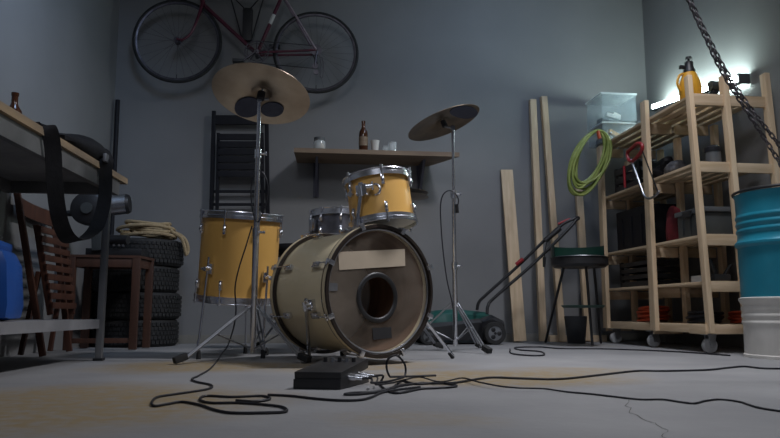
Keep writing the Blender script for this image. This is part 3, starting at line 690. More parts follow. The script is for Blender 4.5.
b = BM(); lathe(b, [(.0345, .04), (.0348, .04), (.0348, .11), (.0345, .11)], 28, closed=True); part('label', b, 'shelfwood', bt, label='dark brown paper label')
p = onshelf(375)
cp = thing('cup', 'small cream cup beside the brown bottle on the shelf', 'cup', p)
b = BM(); lathe(b, [(0, 0), (.026, 0), (.032, .07), (.035, .085), (.032, .085), (.029, .07), (.024, .006), (0, .006)], 28); part('bowl', b, 'ceramic', cp)
p = onshelf(392.5)
gl = one('drinking_glass', (lambda b: (lathe(b, [(0, 0), (.03, 0), (.033, .075), (.031, .075), (.028, .006), (0, .006)], 24, Matrix.Translation(p)), b)[1])(BM()), 'glass', 'short clear drinking glass, last item right on the shelf', 'glass')
p = onshelf(386, .12)
gl2 = one('drinking_glass', (lambda b: (lathe(b, [(0, 0), (.027, 0), (.03, .06), (.028, .06), (.025, .006), (0, .006)], 24, Matrix.Translation(p)), b)[1])(BM()), 'glass', 'lower clear drinking glass between the cup and right-end glass', 'glass')
p = onshelf(319.5)
jr = thing('glass_jar', 'clear jar with yellow contents at the left of the shelf', 'jar', p)
b = BM(); lathe(b, [(0, 0), (.042, 0), (.046, .008), (.046, .06), (.038, .075), (.035, .075), (.042, .058), (.042, .01), (0, .006)], 24); part('body', b, 'glass', jr)
b = BM(); lathe(b, [(0, .074), (.042, .074), (.042, .095), (0, .097)], 24); part('lid', b, 'lidgrey', jr)
b = BM(); ball(b, (.015, 0, .03), .022, (1, 1, 1), 8); part('contents', b, 'sprayer', jr)

# ------------------------------------------------------------------ planks leaning on the back wall
def lean(name, top, bot, w, t, ztop_px, label, yb, group=None, yt=None):
    A = aty(bot[0], bot[1], yb); A.z = 0; Bp = aty(top[0], top[1], yt if yt else WY - t / 2 - .012)
    u = (Bp - A).normalized()
    A = A + V((0, 0, .012)); b = BM(); bar(b, A, Bp, w, t, V((1, 0, 0)), .002); return one(name, b, 'wood', label, 'timber', group)
lean('wooden_plank', (506.5, 170), (520, 342), .098, .022, 0, 'short wide pale board leaning on the wall behind the mower handle', 5.24)
lean('wooden_stud', (532.5, 100), (543, 340), .052, .045, 0, 'tall thin timber, left of the two long ones leaning on the wall', 5.24)
lean('wooden_stud', (543.5, 97), (562, 338), .05, .045, 0, 'tall thin timber, right of the two long ones leaning on the wall', 5.24)
lean('wooden_stud', (578.5, 188), (588, 338), .055, .04, 0, 'timber leaning on the wall behind the grill and hose', 5.27)
a, c = aty(549, 340, 5.345), aty(606, 339, 5.345)
b = BM(); box(b, ((a.x + c.x) / 2, 5.35, .026), (c.x - a.x, .055, .05), bev=.003); one('timber_offcut', b, 'woodx', 'short timber lying on the floor along the back wall', 'timber')

# ------------------------------------------------------------------ lawn mower
MD = 5.0
mw0 = fl(492, 344.5)
mow = thing('lawn_mower', 'dark green push lawn mower with long black handle', 'mower', V((mw0.x - .2, mw0.y, 0)))
def md(x, y, dd=0): return atd(x, y, MD + dd)
def wheel(c, r, w, parent):
    Wm = Matrix.Translation(c) @ YX
    b = BM(); lathe(b, [(r * .62, -w / 2), (r * .92, -w / 2), (r, -w * .3), (r, w * .3), (r * .92, w / 2), (r * .62, w / 2)], 36, Wm, closed=True); wh = part('wheel', b, 'rubber', parent, True)
    b = BM(); lathe(b, [(0, w * .45), (r * .62, w * .4), (r * .62, -w * .4), (0, -w * .45)], 30, Wm); part('hub_cap', b, 'lidgrey' if r < .07 else M['steel'], wh, True, root=parent)
    b = BM()
    for k in range(3):
        a = PI / 2 + k * 2 * PI / 3 + .5; ball(b, c + V((r * .36 * math.cos(a), w * -.45, r * .36 * math.sin(a))), r * .17, (1.2, .35, 1.2), 8)
    rod(b, c + V((0, -w * .5 - .004, 0)), c + V((0, w * .5, 0)), r * .12); part('hub_slot', b, 'black', wh, True, root=parent)
rwc = md(494.5, 333); WRm = .082; rwc.z = WRm
wheel(rwc, WRm, .05, mow)
wheel(rwc + V((.03, .36, 0)) if rwc.y + .4 < WY - .05 else rwc + V((.0, WY - .08 - rwc.y, 0)), WRm, .05, mow)
fwc = md(427, 338); fwc.z = .06; wheel(V((fwc.x, rwc.y + .02, .06)), .06, .045, mow); wheel(V((fwc.x, WY - .1, .06)), .06, .045, mow)
x0, x1 = fwc.x - .02, rwc.x + .02; ym = (rwc.y + .04 + WY - .1) / 2; dy_ = (WY - .1 - rwc.y - .06)
def loft(bm, secs):
    rings = [[bm.verts.new(p) for p in s] for s in secs]; n = len(rings[0])
    for A, B in zip(rings, rings[1:]):
        for k in range(n): bm.faces.new((A[k], A[(k + 1) % n], B[(k + 1) % n], B[k]))
    bm.faces.new(rings[0][::-1]); bm.faces.new(rings[-1])
def sec(x, hy, z0, z1, r=.03):
    return [V((x, ym - hy, z0)), V((x, ym + hy, z0)), V((x, ym + hy, z1 - r)), V((x, ym + hy - r, z1)), V((x, ym - hy + r, z1)), V((x, ym - hy, z1 - r))]
b = BM(); h_ = dy_ / 2
loft(b, [sec(x0 - .03, h_ * .7, .05, .10), sec(x0 + .03, h_, .035, .15), sec(x0 + .2, h_, .03, .17), sec(x1 - .12, h_, .03, .19), sec(x1, h_ * .95, .04, .17)]); part('deck', b, 'black', mow, True)
b = BM(); loft(b, [sec(x0 + .02, h_ * .55, .12, .19), sec(x0 + .10, h_ * .8, .12, .245), sec(x0 + .24, h_ * .85, .12, .255), sec(x1 - .06, h_ * .8, .12, .235), sec(x1 + .01, h_ * .6, .12, .2)]); part('engine_cover', b, 'mowgreen', mow, True, label='dark green motor cover')
b = BM(); loft(b, [sec(x1 - .1, h_ * 1.02, .08, .19), sec(x1 - .02, h_ * 1.02, .08, .215), sec(x1 + .07, h_ * 1.02, .07, .17)]); part('wheel_arch', b, 'black', mow, True)
hA = [(477, 310), (479, 302), (487, 294), (518, 266), (558.5, 227.5), (577, 217.5)]; hB = [(487, 314), (488, 306), (494, 298), (533, 264), (566, 231.5), (577.5, 218.5)]
mp_ = [(md(x, y, .05)) for x, y in hA]; mq = [md(x, y, -.06 + .02 * i) for i, (x, y) in enumerate(hB)]
b = BM(); tube(b, smooth(mp_, 5), .0115, 10); ha = part('handle_tube', b, 'black', mow, True)
b = BM(); tube(b, smooth(mq, 5), .0115, 10); part('handle_tube', b, 'black', mow, True)
b = BM(); tube(b, [mp_[-1] + V((0, .01, 0)), mq[-1] - V((0, .01, 0))], .016, 12); part('crossbar', b, 'black', mow, True)
b = BM(); rod(b, md(545, 241, .03), md(560, 228, .03), .02); part('switch_box', b, 'black', mow, True)
b = BM(); rod(b, md(558, 224, .06), md(570, 219, .06), .009); part('switch_lever', b, 'red', mow, True, label='red lever at the handle top')
b = BM(); rod(b, md(516, 264.5, .04), md(523, 259, .04), .014); part('clamp_band', b, 'red', mow, True, label='red band on the handle tube')
b = BM(); tube(b, smooth([md(547, 240, -.03), md(545, 252, -.03), md(544.5, 258, -.03)], 4), .004, 6); rod(b, md(544.4, 257, -.03), md(544, 267, -.03), .013, .009); part('hanging_plug', b, 'black', mow, True)

# ------------------------------------------------------------------ charcoal grill
GD = 4.82
g0 = atd(579.5, 263, GD); gp = V((g0.x, g0.y, 0))
gr = thing('charcoal_grill', 'dark green round charcoal grill with wind guard on three legs', 'grill', gp)
def gz(y): return atd(579, y, GD).z
R_ = .193
b = BM(); zt, zb = gz(258.5), gz(268); lathe(b, [(0, zb), (R_ * .9, zb + .002), (R_, zb + .02), (R_, zt), (R_ + .006, zt + .004), (R_ - .006, zt), (R_ - .006, zb + .022), (0, zb + .008)], 44, T(gp.x, gp.y, 0)); part('bowl', b, 'black', gr, True)
b = BM(); lathe(b, [(R_ - .004, zt), (R_, zt), (R_, gz(245)), (R_ - .004, gz(245))], 30, T(gp.x, gp.y, 0), True, math.radians(5), math.radians(188)); part('wind_guard', b, 'grillgreen', gr, True)
b = BM(); torus(b, R_ - .012, .0035, T(gp.x, gp.y, zt + .008), 44, 8)
for k in range(-6, 7):
    y = k * .026; hw = math.sqrt((R_ - .012) ** 2 - y * y); rod(b, (gp.x - hw, gp.y + y, zt + .008), (gp.x + hw, gp.y + y, zt + .008), .002, n=6)
part('grate', b, 'steel', gr, True)
lt = [(564, 268), (586, 268), (594, 268)]; lb = [(545.5, 343), (592.5, 346.5), (601, 344)]
for i, ((xa, ya), (xb, yb)) in enumerate(zip(lt, lb)):
    b = BM(); f_ = fl(xb, yb, 0); tp = atd(xa, ya, GD + (.0, -.06, .08)[i]); tp.z = zb + .01
    f_ = V((f_.x, f_.y, 0)); d_ = (tp - f_).normalized(); rod(b, f_ + V((0, 0, .008)), tp, .0095); part('leg', b, 'black', gr, True)
b = BM(); zr = gz(307); lathe(b, [(0, zr - .006), (.135, zr - .006), (.15, zr + .01), (.146, zr + .012), (.13, zr), (0, zr)], 36, T(gp.x + .015, gp.y, 0)); part('lower_tray', b, 'grillgreen', gr, True)
b = BM(); c = aty(576, 330, 5.09); c = V((c.x, 5.09, 0)); lathe(b, [(0, 0), (.065, 0), (.085, .2), (.08, .205), (.072, .205), (.06, .01), (0, .01)], 30, Matrix.Translation(c)); one('bucket', b, 'tubg', 'dark grey round bucket on the floor behind the grill', 'bucket')

# ------------------------------------------------------------------ storage rack on casters
K = .945
XF = 2.41 * K
def yf(px): return atx(px, 312, XF).y
YN, YM_, YB = yf(707), yf(652), yf(604.5)
XB2, XB3 = XF + .245, 2.82
def zpx(y, Y, X=XF): p = V((X, Y, 0)); d = (p - EYE).dot(FW); # height of pixel row y at this plan point
def zrow(y, Y, X=XF):
    # solve for z such that the point projects to row y
    lo, hi = -1, 4
    for _ in range(50):
        m = (lo + hi) / 2; v = V((X, Y, m)) - EYE; yy_ = CY - FPX * v.dot(UP) / v.dot(FW)
        if yy_ > y: lo = m
        else: hi = m
    return (lo + hi) / 2
PW, PT = .030, .045
rk = thing('storage_rack', 'large pine storage rack on casters along the right wall', 'shelving', (XF, YM_, 0))
zbot = zrow(333.5, YN)
tN = atx(685.5, 76, XF); LEAN = (tN.y - YN) / (tN.z - zbot)
def yn(z): return YN + LEAN * (z - zbot)
for (X, Y, yt) in ((XF, YN, 76), (XF, YM_, 102), (XF, YB, 128)):
    b = BM()
    zt = tN.z if Y == YN else zrow(yt, Y) if Y == YM_ else zrow(94.5, yn(1.5)) - .012
    bar(b, (X + PW / 2, Y, zbot), (X + PW / 2, yn(zt) if Y == YN else Y - .01, zt), PW, PT if Y == YN else .07, (1, 0, 0), .003); part('post', b, 'wood', rk, True)
for (X, Y, zt) in ((XB2, YN, tN.z + .01), (XB3 - .02, YN, tN.z + .035), (XB3 - .02, YM_, 1.52), (XB3 - .02, YB, 1.52), (XB2, YM_, 1.42), (XB2, YB, 1.42)):
    b = BM(); bar(b, (X, Y, zbot), (X, yn(zt) if Y == YN else Y, zt), .034, .05, (1, 0, 0), .003); part('post', b, 'wood', rk, True)
SH = [(zrow(93.5, yn(1.5)), zrow(104.5, yn(1.5))), (zrow(161.5, yn(1.1)), zrow(171.5, yn(1.1))), (zrow(234, yn(.67)), zrow(245, yn(.67))), (zrow(281, YN), zrow(291.5, YN)), (zrow(325, YN), zrow(334, YN))]
for i, (z1, z0) in enumerate(SH):
    zc_ = (z0 + z1) / 2
    for Y in (YN, YM_, YB):
        yo = yn(zc_) + .004 if Y == YN else Y + .045; hb_ = z1 - z0 + .002; zo = 0 if Y == YN else -.02
        b = BM(); box(b, ((XF + PW + XB2 - .017) / 2, yo, zc_ + zo), (XB2 - .017 - XF - PW, .024, hb_), bev=.002); part('cross_beam', b, 'woodx', rk, True)
        b = BM(); box(b, ((XB2 + .017 + XB3 - .037) / 2, yo + .006, zc_ + zo), (XB3 - .037 - XB2 - .017, .022, hb_ - .004), bev=.002); part('cross_beam', b, 'woodx', rk, True)
    nb = 6; ya, yb_ = yn(zc_) + .022, YB + .05
    for k in range(nb):
        x = XF + PW + .03 + k * (XB3 - XF - PW - .085) / (nb - 1)
        b = BM(); box(b, (x, (ya + yb_) / 2, z1 - .006), (.056, yb_ - ya, .016), bev=.002); part('shelf_board', b, 'woody', rk, True)
    hh_ = .05 if i == 4 else .017
    b = BM(); box(b, (XF + PW + .004, (ya + yb_) / 2, z1 - hh_ / 2 + .001), (.014, yb_ - ya, hh_), bev=.002); part('front_rail', b, 'woody', rk, True)
b = BM(); box(b, (XF - .006, YN + .09, (SH[4][0] + SH[4][1]) / 2), (.016, .17, .055), bev=.002); part('corner_plate', b, 'woody', rk, True)
for (X, Y) in ((XF + .03, YN + .05), (XF + .05, YM_ + .1), (XF + .05, YB - .06), (XB3 - .06, YN + .1), (XB3 - .06, YB - .06)):
    wr = .043; b = BM(); box(b, (X, Y, zbot - .006), (.06, .07, .008)); prism(b, [(-.02, zbot - .008), (.03, zbot - .008), (.012, wr - .005), (-.012, wr - .005)], .004, Matrix(((1, 0, 0, X + .008), (0, 0, 1, Y - .02), (0, 1, 0, 0), (0, 0, 0, 1))))
    prism(b, [(-.02, zbot - .008), (.03, zbot - .008), (.012, wr - .005), (-.012, wr - .005)], .004, Matrix(((1, 0, 0, X + .008), (0, 0, 1, Y + .02), (0, 1, 0, 0), (0, 0, 0, 1)))); cs = part('caster', b, 'steel', rk, True)
    b = BM(); lathe(b, [(0, -.015), (wr * .9, -.015), (wr, -.01), (wr, .01), (wr * .9, .015), (0, .015)], 28, T(X + .004, Y, wr) @ YX); part('caster_wheel', b, 'casterwheel', cs, True, root=rk)
ZT, Z1, Z2, Z3, Z4 = [s[0] + .0035 for s in SH]

# clear storage bins on the top, far end
def bin_(name, label, x0, x1, y0, y1, z, h, grp, items):
    t = thing(name, label, 'bin', ((x0 + x1) / 2, (y0 + y1) / 2, z), None, grp)
    cx, cy = (x1 - x0) / 2, (y1 - y0) / 2; b = BM(); w = .004
    box(b, (0, 0, .003), (cx * 1.86, cy * 1.86, .004))
    for (c, s) in (((-cx * .96, 0, h / 2), (w, cy * 1.92, h)), ((cx * .96, 0, h / 2), (w, cy * 1.92, h)), ((0, -cy * .96, h / 2), (cx * 1.92, w, h)), ((0, cy * .96, h / 2), (cx * 1.92, w, h))): box(b, c, s)
    part('tub', b, 'bin', t)
    b = BM(); box(b, (0, 0, h + .008), (cx * 2.06, cy * 2.06, .014), bev=.004); box(b, (0, 0, h + .016), (cx * 1.7, cy * 1.7, .006), bev=.002); part('lid', b, 'binlid', t, label='milky white lid')
    for (c, s, m, r, lb_) in items:
        b = BM(); box(b, V((c[0] * .9, c[1] * .9, c[2])) + V(((x0 + x1) / 2, (y0 + y1) / 2, z)), tuple(q_ * .72 for q_ in s), Euler(r).to_matrix(), .006); one('packet', b, m, lb_, 'packet', 'packets in the clear bins')
    return t
by0 = 4.945; bx0 = aty(602, 120, by0).x; bx1 = aty(637.5, 120, by0).x; by1 = atx(586, 112, bx0).y
def binh(y): return zrow(y, by0, bx0)
hb1 = binh(120) - ZT - .02
bin_('storage_bin', 'clear lidded plastic bin on rack top, lower of the two', bx0 + .01, bx1 - .01, by0 + .02, by1, ZT, hb1, 'clear bins on the rack',
     [((-.02, -.1, .062), (.16, .05, .05), 'sprayer', (0, .4, .2), 'yellow packet inside the lower clear bin'), ((.05, .02, .03), (.1, .16, .05), 'ceramic', (0, 0, .3), 'pale packet inside the lower clear bin'), ((-.06, .08, .04), (.08, .1, .06), 'lidgrey', (0, 0, 0), 'grey packet inside the lower clear bin')])
hb2 = binh(92) - (ZT + hb1 + .021) - .015
bin_('storage_bin', 'clear lidded plastic bin stacked on another, uppermost on the rack', bx0, bx1, by0, by1, ZT + hb1 + .021, hb2, 'clear bins on the rack',
     [((-.02, -.07, .055), (.17, .06, .045), 'white', (0, .2, .1), 'white packet at the front of the upper clear bin'), ((.03, .02, .09), (.11, .12, .05), 'ceramic', (.3, .2, .4), 'pale tilted packet in the middle of the upper clear bin'), ((-.06, .05, .045), (.07, .12, .05), 'lidgrey', (0, 0, .2), 'grey packet inside the upper clear bin')])

# garden hose coil on the far post
HPY = 4.85
hcn = aty(591, 158, HPY)
ho = thing('garden_hose', 'green garden hose coiled and hung on the far rack post', 'hose', hcn)
b = BM(); pts = []
for k in range(26 * 9 + 1):
    a = 2 * PI * k / 26 + PI / 2; loop = k / 26
    sx_ = 16 + 3.2 * math.sin(loop * 2.3) + 1.2 * math.sin(2 * a + loop); sy_ = 29 + 3.4 * math.cos(loop * 1.9)
    u = sx_ * math.cos(a); v = -sy_ * math.sin(a) + (27 - sy_) * -.9
    px = 590 + u * .95 - v * .27 + 1.6 * math.sin(loop * 3.1); py = 158 + v - u * .10
    pts.append(aty(px, py, HPY - .01 * math.sin(loop * 1.3) - .007 * (loop - 3) - .006))
tube(b, smooth(pts, 2), .0098, 8); part('coil', b, 'hose', ho, True)
b = BM(); rod(b, pts[-1], pts[-1] + V((.01, 0, -.06)), .013); part('connector', b, 'orange', ho, True, label='orange connector')
b = BM(); pk = aty(596, 141, YB); rod(b, V((XF + .015, YB, pk.z)), V((XF + .015, YB - .22, pk.z + .012)), .007); part('hook', b, 'steel', rk, True)

# bow saw on the middle post
sw = thing('bow_saw', 'hand saw with red handle hung on the middle rack post', 'saw', atx(645, 198, XF - .03))
def sp_(x, y, o=.03): return atx(x, y, XF - o)
b = BM(); tube(b, smooth([sp_(629, 160), sp_(627.5, 153), sp_(632, 148), sp_(637.5, 143.5), sp_(642, 145), sp_(641.5, 151), sp_(637, 157), sp_(632.5, 161)], 4, True), .0125, 8, True); part('handle', b, 'red', sw, True, label='red loop handle')
b = BM(); tube(b, smooth([sp_(631, 160), sp_(636, 173), sp_(641, 187), sp_(644.5, 196), sp_(649, 198.5), sp_(656, 195.5), sp_(659, 191)], 4), .0085, 8); part('frame', b, 'steel', sw, True)
b = BM(); bar(b, sp_(642, 150, .026), sp_(658, 192, .026), .012, .003, (0, 0, 1)); part('blade', b, 'black', sw, True)

# LED work lamp lying on the top, with sheet and tools
LX = 2.775
ledA, ledB = atx(654, 107, LX), atx(735.5, 79, LX)
lamp = thing('led_tube_lamp', 'glowing white tube lamp lying along the wall on the rack top', 'lamp', V((LX, (ledA.y + ledB.y) / 2, min(ledA.z, ledB.z))))
dd_ = (ledB - ledA).normalized()
b = BM(); rod(b, ledA, ledB, .02, n=16); part('tube', b, 'led', lamp, True, label='glowing white tube')
b = BM(); bar(b, ledA - dd_ * .035, ledA, .05, .05, (1, 0, 0), .004); part('end_cap', b, 'lidgrey', lamp, True)
b = BM(); box(b, ledB + V(((XR - .006 - LX) / 2 + .004, -.012, 0)), (XR - .006 - LX - .008, .02, .065), bev=.004); part('end_cap', b, 'lidgrey', lamp, True, label='square grey plate added to shade the wall beyond the tube')  # plate added to block tube light from the wall beyond this end
b = BM(); bar(b, ledA - V((-.0, 0, .03)), ledB - V((-.0, 0, .03)), .07, .012, (1, 0, 0)); part('housing', b, 'lidgrey', lamp, True)
for f_ in (.12, .88):
    p = ledA.lerp(ledB, f_); b = BM(); rod(b, (p.x, p.y, ZT + .004), (p.x, p.y, p.z - .03), .006); box(b, (p.x, p.y, ZT + .006), (.08, .06, .008)); part('stand', b, 'lidgrey', lamp, True)
def lump(bm, c, s, seed, amp=.25, n=14):
    rnd = random.Random(seed); g = bmesh.ops.create_uvsphere(bm, u_segments=n + 6, v_segments=n, radius=1)
    ph = [(rnd.uniform(2, 5), rnd.uniform(0, 6), rnd.uniform(2, 5), rnd.uniform(0, 6)) for _ in range(3)]
    for v in g['verts']:
        d = 1 + amp * sum(math.sin(a * v.co.x + p) * math.sin(q * v.co.z + o + a * v.co.y) for a, p, q, o in ph) / 2
        v.co = V(c) + V((v.co.x * s[0] * d, v.co.y * s[1] * d, max(-.8, v.co.z * d) * s[2]))
c = atx(662, 108, 2.42); b = BM(); lump(b, (2.47, 4.62, ZT + .034), (.1, .15, .042), 3, .3); one('plastic_sheet', b, 'film', 'crumpled clear plastic sheet on the rack top beside the lamp', 'sheet')
c = atx(674, 97, 2.4); b = BM(); lump(b, (2.45, 4.28, ZT + .033), (.10, .12, .04), 5, .25); one('cloth_bundle', b, 'clutter', 'grey cloth bundle on the rack top behind the sprayer', 'cloth')
# black cordless tool
tl = thing('cordless_drill', 'black power tool lying on the rack top near the end', 'tool', (2.585, 3.96, ZT))
b = BM(); rod(b, (-.05, 0, .11), (.075, 0, .11), .032, .028); rod(b, (.075, 0, .11), (.11, 0, .11), .016); part('body', b, 'toolgrey', tl)
b = BM(); bar(b, (-.02, 0, .10), (-.035, .0, .03), .04, .032, (1, 0, 0), .006); box(b, (-.03, 0, .02), (.09, .06, .04), bev=.006); part('grip', b, 'black', tl)
# pressure sprayer
spc = atx(687.5, 97, XF + .10); spc = atx(690.5, 92, XF + .115); spc = V((spc.x, spc.y, ZT))
spr = thing('pressure_sprayer', 'yellow pressure sprayer bottle with black pump on the rack top', 'sprayer', spc)
ztop = zrow(57, spc.y, spc.x) - ZT
b = BM(); lathe(b, [(0, 0), (.062, 0), (.068, .01), (.068, ztop * .32), (.062, ztop * .42), (.04, ztop * .62), (.03, ztop * .66), (0, ztop * .66)], 32); part('bottle', b, 'sprayer', spr)
b = BM(); lathe(b, [(0, ztop * .6), (.036, ztop * .6), (.036, ztop * .7), (.028, ztop * .74), (.026, ztop * .88), (0, ztop * .89)], 24); box(b, (-.035, 0, ztop * .76), (.06, .022, .022), bev=.004); part('pump_head', b, 'black', spr)
b = BM(); rod(b, (0, 0, ztop * .86), (0, 0, ztop * .97), .007); rod(b, (0, 0, ztop * .95), (0, 0, ztop), .02, .018); part('pump_knob', b, 'black', spr)
b = BM(); tube(b, smooth([(-.02, 0, ztop * .62), (-.065, 0, ztop * .58), (-.085, 0, ztop * .4), (-.066, 0, ztop * .22)], 4), .008); part('handle', b, 'sprayer', spr)

# contents of the rack shelves
def crate(name, label, x0, x1, y0, y1, z, h, mat, lidm=None, slats=0, cat='box'):
    t = thing(name, label, cat, ((x0 + x1) / 2, (y0 + y1) / 2, z)); sx, sy = x1 - x0, y1 - y0; b = BM()
    if slats:
        for k in range(slats):
            zz = h * (k + .5) / slats
            for s in (-1, 1): box(b, (s * (sx / 2 - .006), 0, zz), (.01, sy, h / slats * .62)); box(b, (0, s * (sy / 2 - .006), zz), (sx, .01, h / slats * .62))
        box(b, (0, 0, .006), (sx, sy, .01))
        for sxx in (-1, 1):
            for syy in (-1, 1): box(b, (sxx * (sx / 2 - .012), syy * (sy / 2 - .012), h / 2), (.022, .022, h))
    else:
        box(b, (0, 0, h / 2), (sx, sy, h), bev=.008)
        for k in range(3): box(b, (-sx / 2 - .002, (k - 1) * sy * .3, h * .45), (.008, .02, h * .7), bev=.002)
    part('body', b, mat, t)
    if lidm: b = BM(); box(b, (0, 0, h + .014), (sx + .025, sy + .025, .03), bev=.006); part('lid', b, lidm, t); b = BM(); box(b, (-sx / 2 - .018, 0, h + .0), (.012, .09, .04), bev=.003); part('latch', b, 'black', t)
    return t
xi = XF + .05
crate('toolbox', 'dark grey lidded toolbox on the middle shelf of the rack', xi + .03, xi + .37, YN + .11, YN + .40, Z2, zrow(211, YN + .1, xi + .06) - Z2, 'toolgrey', 'lidgrey')
b = BM(); lump(b, (xi + .09, YM_ - .088, Z2 + .105), (.055, .05, .13), 11, .2); one('fabric_bag', b, 'redbag', 'dark red fabric bag beside the toolbox on the rack', 'bag')
crate('panel_box', 'dark grey box on the far middle shelf of the rack', xi + .04, xi + .3, YM_ + .16, YB - .08, Z2, .30, 'dark')
crate('slatted_crate', 'black slatted crate on the shelf below the dark grey box', xi + .04, xi + .28, YM_ + .16, YB - .1, Z3, .19, 'black', slats=4)
b = BM(); box(b, (xi + .12, YN + .28, Z3 + .022), (.1, .14, .042), bev=.005); one('carton', b, 'white', 'small white carton lying on the second lowest shelf', 'box')
hm = thing('hand_tool', 'black lever tool standing on the second lowest shelf near the end', 'tool', (xi + .1, YN + .1, Z3))
b = BM(); box(b, (0, 0, .02), (.1, .08, .04), bev=.006); part('base', b, 'black', hm)
b = BM(); rod(b, (-.01, 0, .03), (-.05, 0, .13), .012); part('lever', b, 'black', hm); b = BM(); rod(b, (.03, 0, .03), (.07, -.02, .10), .011); part('lever', b, 'black', hm)
# extension cords on the bottom deck
def coil(c, R, n, mat, label, r=.008, seed=1):
    rnd = random.Random(seed); pts = []
    for k in range(n * 16):
        a = 2 * PI * k / 16; rr_ = R * (1 + .12 * math.sin(a * .37 + seed)); pts.append(V((c[0] + rr_ * math.cos(a) * .9, c[1] + rr_ * math.sin(a) * 1.2, c[2] + r + .012 * (k / 16) + .006 * math.sin(a * 1.6))))
    b = BM(); tube(b, smooth(pts, 2), r, 6); return one('extension_cord', b, mat, label, 'cord')
coil((xi + .14, (YM_ + YB) / 2 - .02, Z4 + .0), .10, 8, 'orange', 'orange-red cord coiled on the bottom deck, far bay of the rack', .009, 1)
coil((xi + .14, (YM_ + YN) / 2 + .02, Z4), .095, 5, 'cable', 'black cord coiled on the bottom deck, near bay of the rack', .009, 2)
coil((XB2 + .14, YN + .22, Z4), .085, 5, 'orange', 'orange-red cord coiled on the bottom deck at the near end of rack', .009, 5)
# upper shelf clutter
crate('tool_crate', 'black slatted crate on the upper shelf, far bay of the rack', xi + .03, xi + .3, YM_ + .25, YB - .1, Z1, .2, 'black', slats=3)
b = BM(); lump(b, (xi + .14, YM_ + .12, Z1 + .075), (.1, .1, .09), 21, .3); one('cloth_bundle', b, 'dark', 'dark cloth bundle on the upper shelf beside the saw', 'cloth')
b = BM(); lump(b, (xi + .10, YM_ - .13, Z1 + .05), (.075, .085, .06), 23, .35); one('cloth_bundle', b, 'clutter', 'mottled grey bundle on the upper shelf, near bay of the rack', 'cloth')
b = BM(); rod(b, atx(625.3, 194, XF + .06), atx(625.8, 166, XF + .06), .011); p = atx(625.3, 194, XF + .06)
rb = thing('red_rod', 'short red rod standing on the upper shelf left of the saw', 'tool', V((p.x, p.y, Z1)))
b.free(); b = BM(); zt = zrow(166, p.y, p.x); rod(b, (0, 0, .0), (0, 0, zt - Z1), .01); part('shaft', b, 'red', rb); b = BM(); rod(b, (0, 0, 0), (0, 0, .02), .02); part('foot', b, 'black', rb)
pn = V((XF + .175, YN + .12, Z1)); pan = thing('tin_can', 'dark round tin on the upper shelf between the end posts', 'tin', pn)
b = BM(); lathe(b, [(0, 0), (.045, 0), (.045, .075), (0, .078)], 28); part('body', b, 'lidgrey', pan); b = BM(); lathe(b, [(0, .074), (.048, .074), (.048, .1), (.03, .115), (0, .118)], 28); part('lid', b, 'dark', pan)
for k in range(5):
    q = V((xi + .06 + .025 * k, YN + .24 + .03 * (k % 2), Z1 + .016)); b = BM(); rod(b, q, q + V((.06 * math.cos(k), .07 * math.sin(k * 1.7), .006 * k + .004)), .012, .010, 8); ball(b, q, .015, n=8)
    one('hand_tool', b, 'chrome', 'shiny hand tool lying in the small heap on the upper rack shelf', 'tool', 'shiny hand tools on the upper rack shelf')
b = BM(); tube(b, smooth([atx(617, 206, XF + .03), atx(621, 225, XF + .02), atx(626, 240, XF + .01), atx(628, 249, XF + .06)], 4), .004, 6); b.free()

# ------------------------------------------------------------------ barrel
bd = 3.60; bc = atd(799.5, 300, bd); br_ = .277; BCN = V((min(bc.x, XR - br_ - .012), bc.y, 0))
bl = thing('steel_barrel', 'steel drum painted teal above and white below by the right wall', 'barrel', BCN)
zt = zrow(191, BCN.y, BCN.x - br_); zm = zrow(297, BCN.y, BCN.x - br_)
z1h = zrow(243, BCN.y, BCN.x - br_)
def ribs(z0, z1, n): 
    o = []
    for k in range(n * 8 + 1):
        t = k / (n * 8); o.append((br_ - .006 + .006 * (.5 - .5 * math.cos(2 * PI * n * t)), z0 + (z1 - z0) * t))
    return o
def hoop(z): return [(br_ - .003, z - .02), (br_ + .010, z - .006), (br_ + .010, z + .006), (br_ - .003, z + .02)]
b = BM(); zr0, zr1 = z1h + .05, z1h + .16
lathe(b, [(br_ - .004, zm)] + hoop(z1h) + ribs(zr0, zr1, 3) + [(br_ - .004, zt - .02), (br_, zt - .01)], 72, ); part('upper_wall', b, 'teal', bl, label='teal painted upper wall')
b = BM(); lathe(b, [(br_ - .004, 0.004), (br_ + .002, .0), (br_ + .002, .015), (br_ - .004, .02)] + ribs(zm - .15, zm - .04, 3) + [(br_ + .009, zm - .016), (br_ + .009, zm - .004), (br_ - .004, zm)], 72); part('lower_wall', b, 'barrelwhite', bl, label='white painted lower wall')
b = BM(); torus(b, br_ + .002, .008, T(0, 0, zt), 72, 8); part('rim', b, 'black', bl, label='dark rolled rim')
b = BM(); lathe(b, [(0, zt - .012), (br_, zt - .012), (br_, zt - .016), (0, zt - .016)], 60); part('lid', b, 'teal', bl)
dv = V((atd(779, 198, bd).x - BCN.x, atd(779, 198, bd - .25).y - BCN.y, 0)).normalized(); zl = zrow(197, BCN.y + dv.y * br_, BCN.x + dv.x * br_)
b = BM(); box(b, dv * (br_ + .0) + V((0, 0, zl - .02)), (.05, .06, .012), basis(dv), .002); part('tag', b, 'tag', bl, label='small cream tag')
b = BM(); box(b, dv * (br_ + .004) + V((0, 0, zl + .025)), (.05, .05, .02), basis(dv), .003); part('clamp', b, 'black', bl)

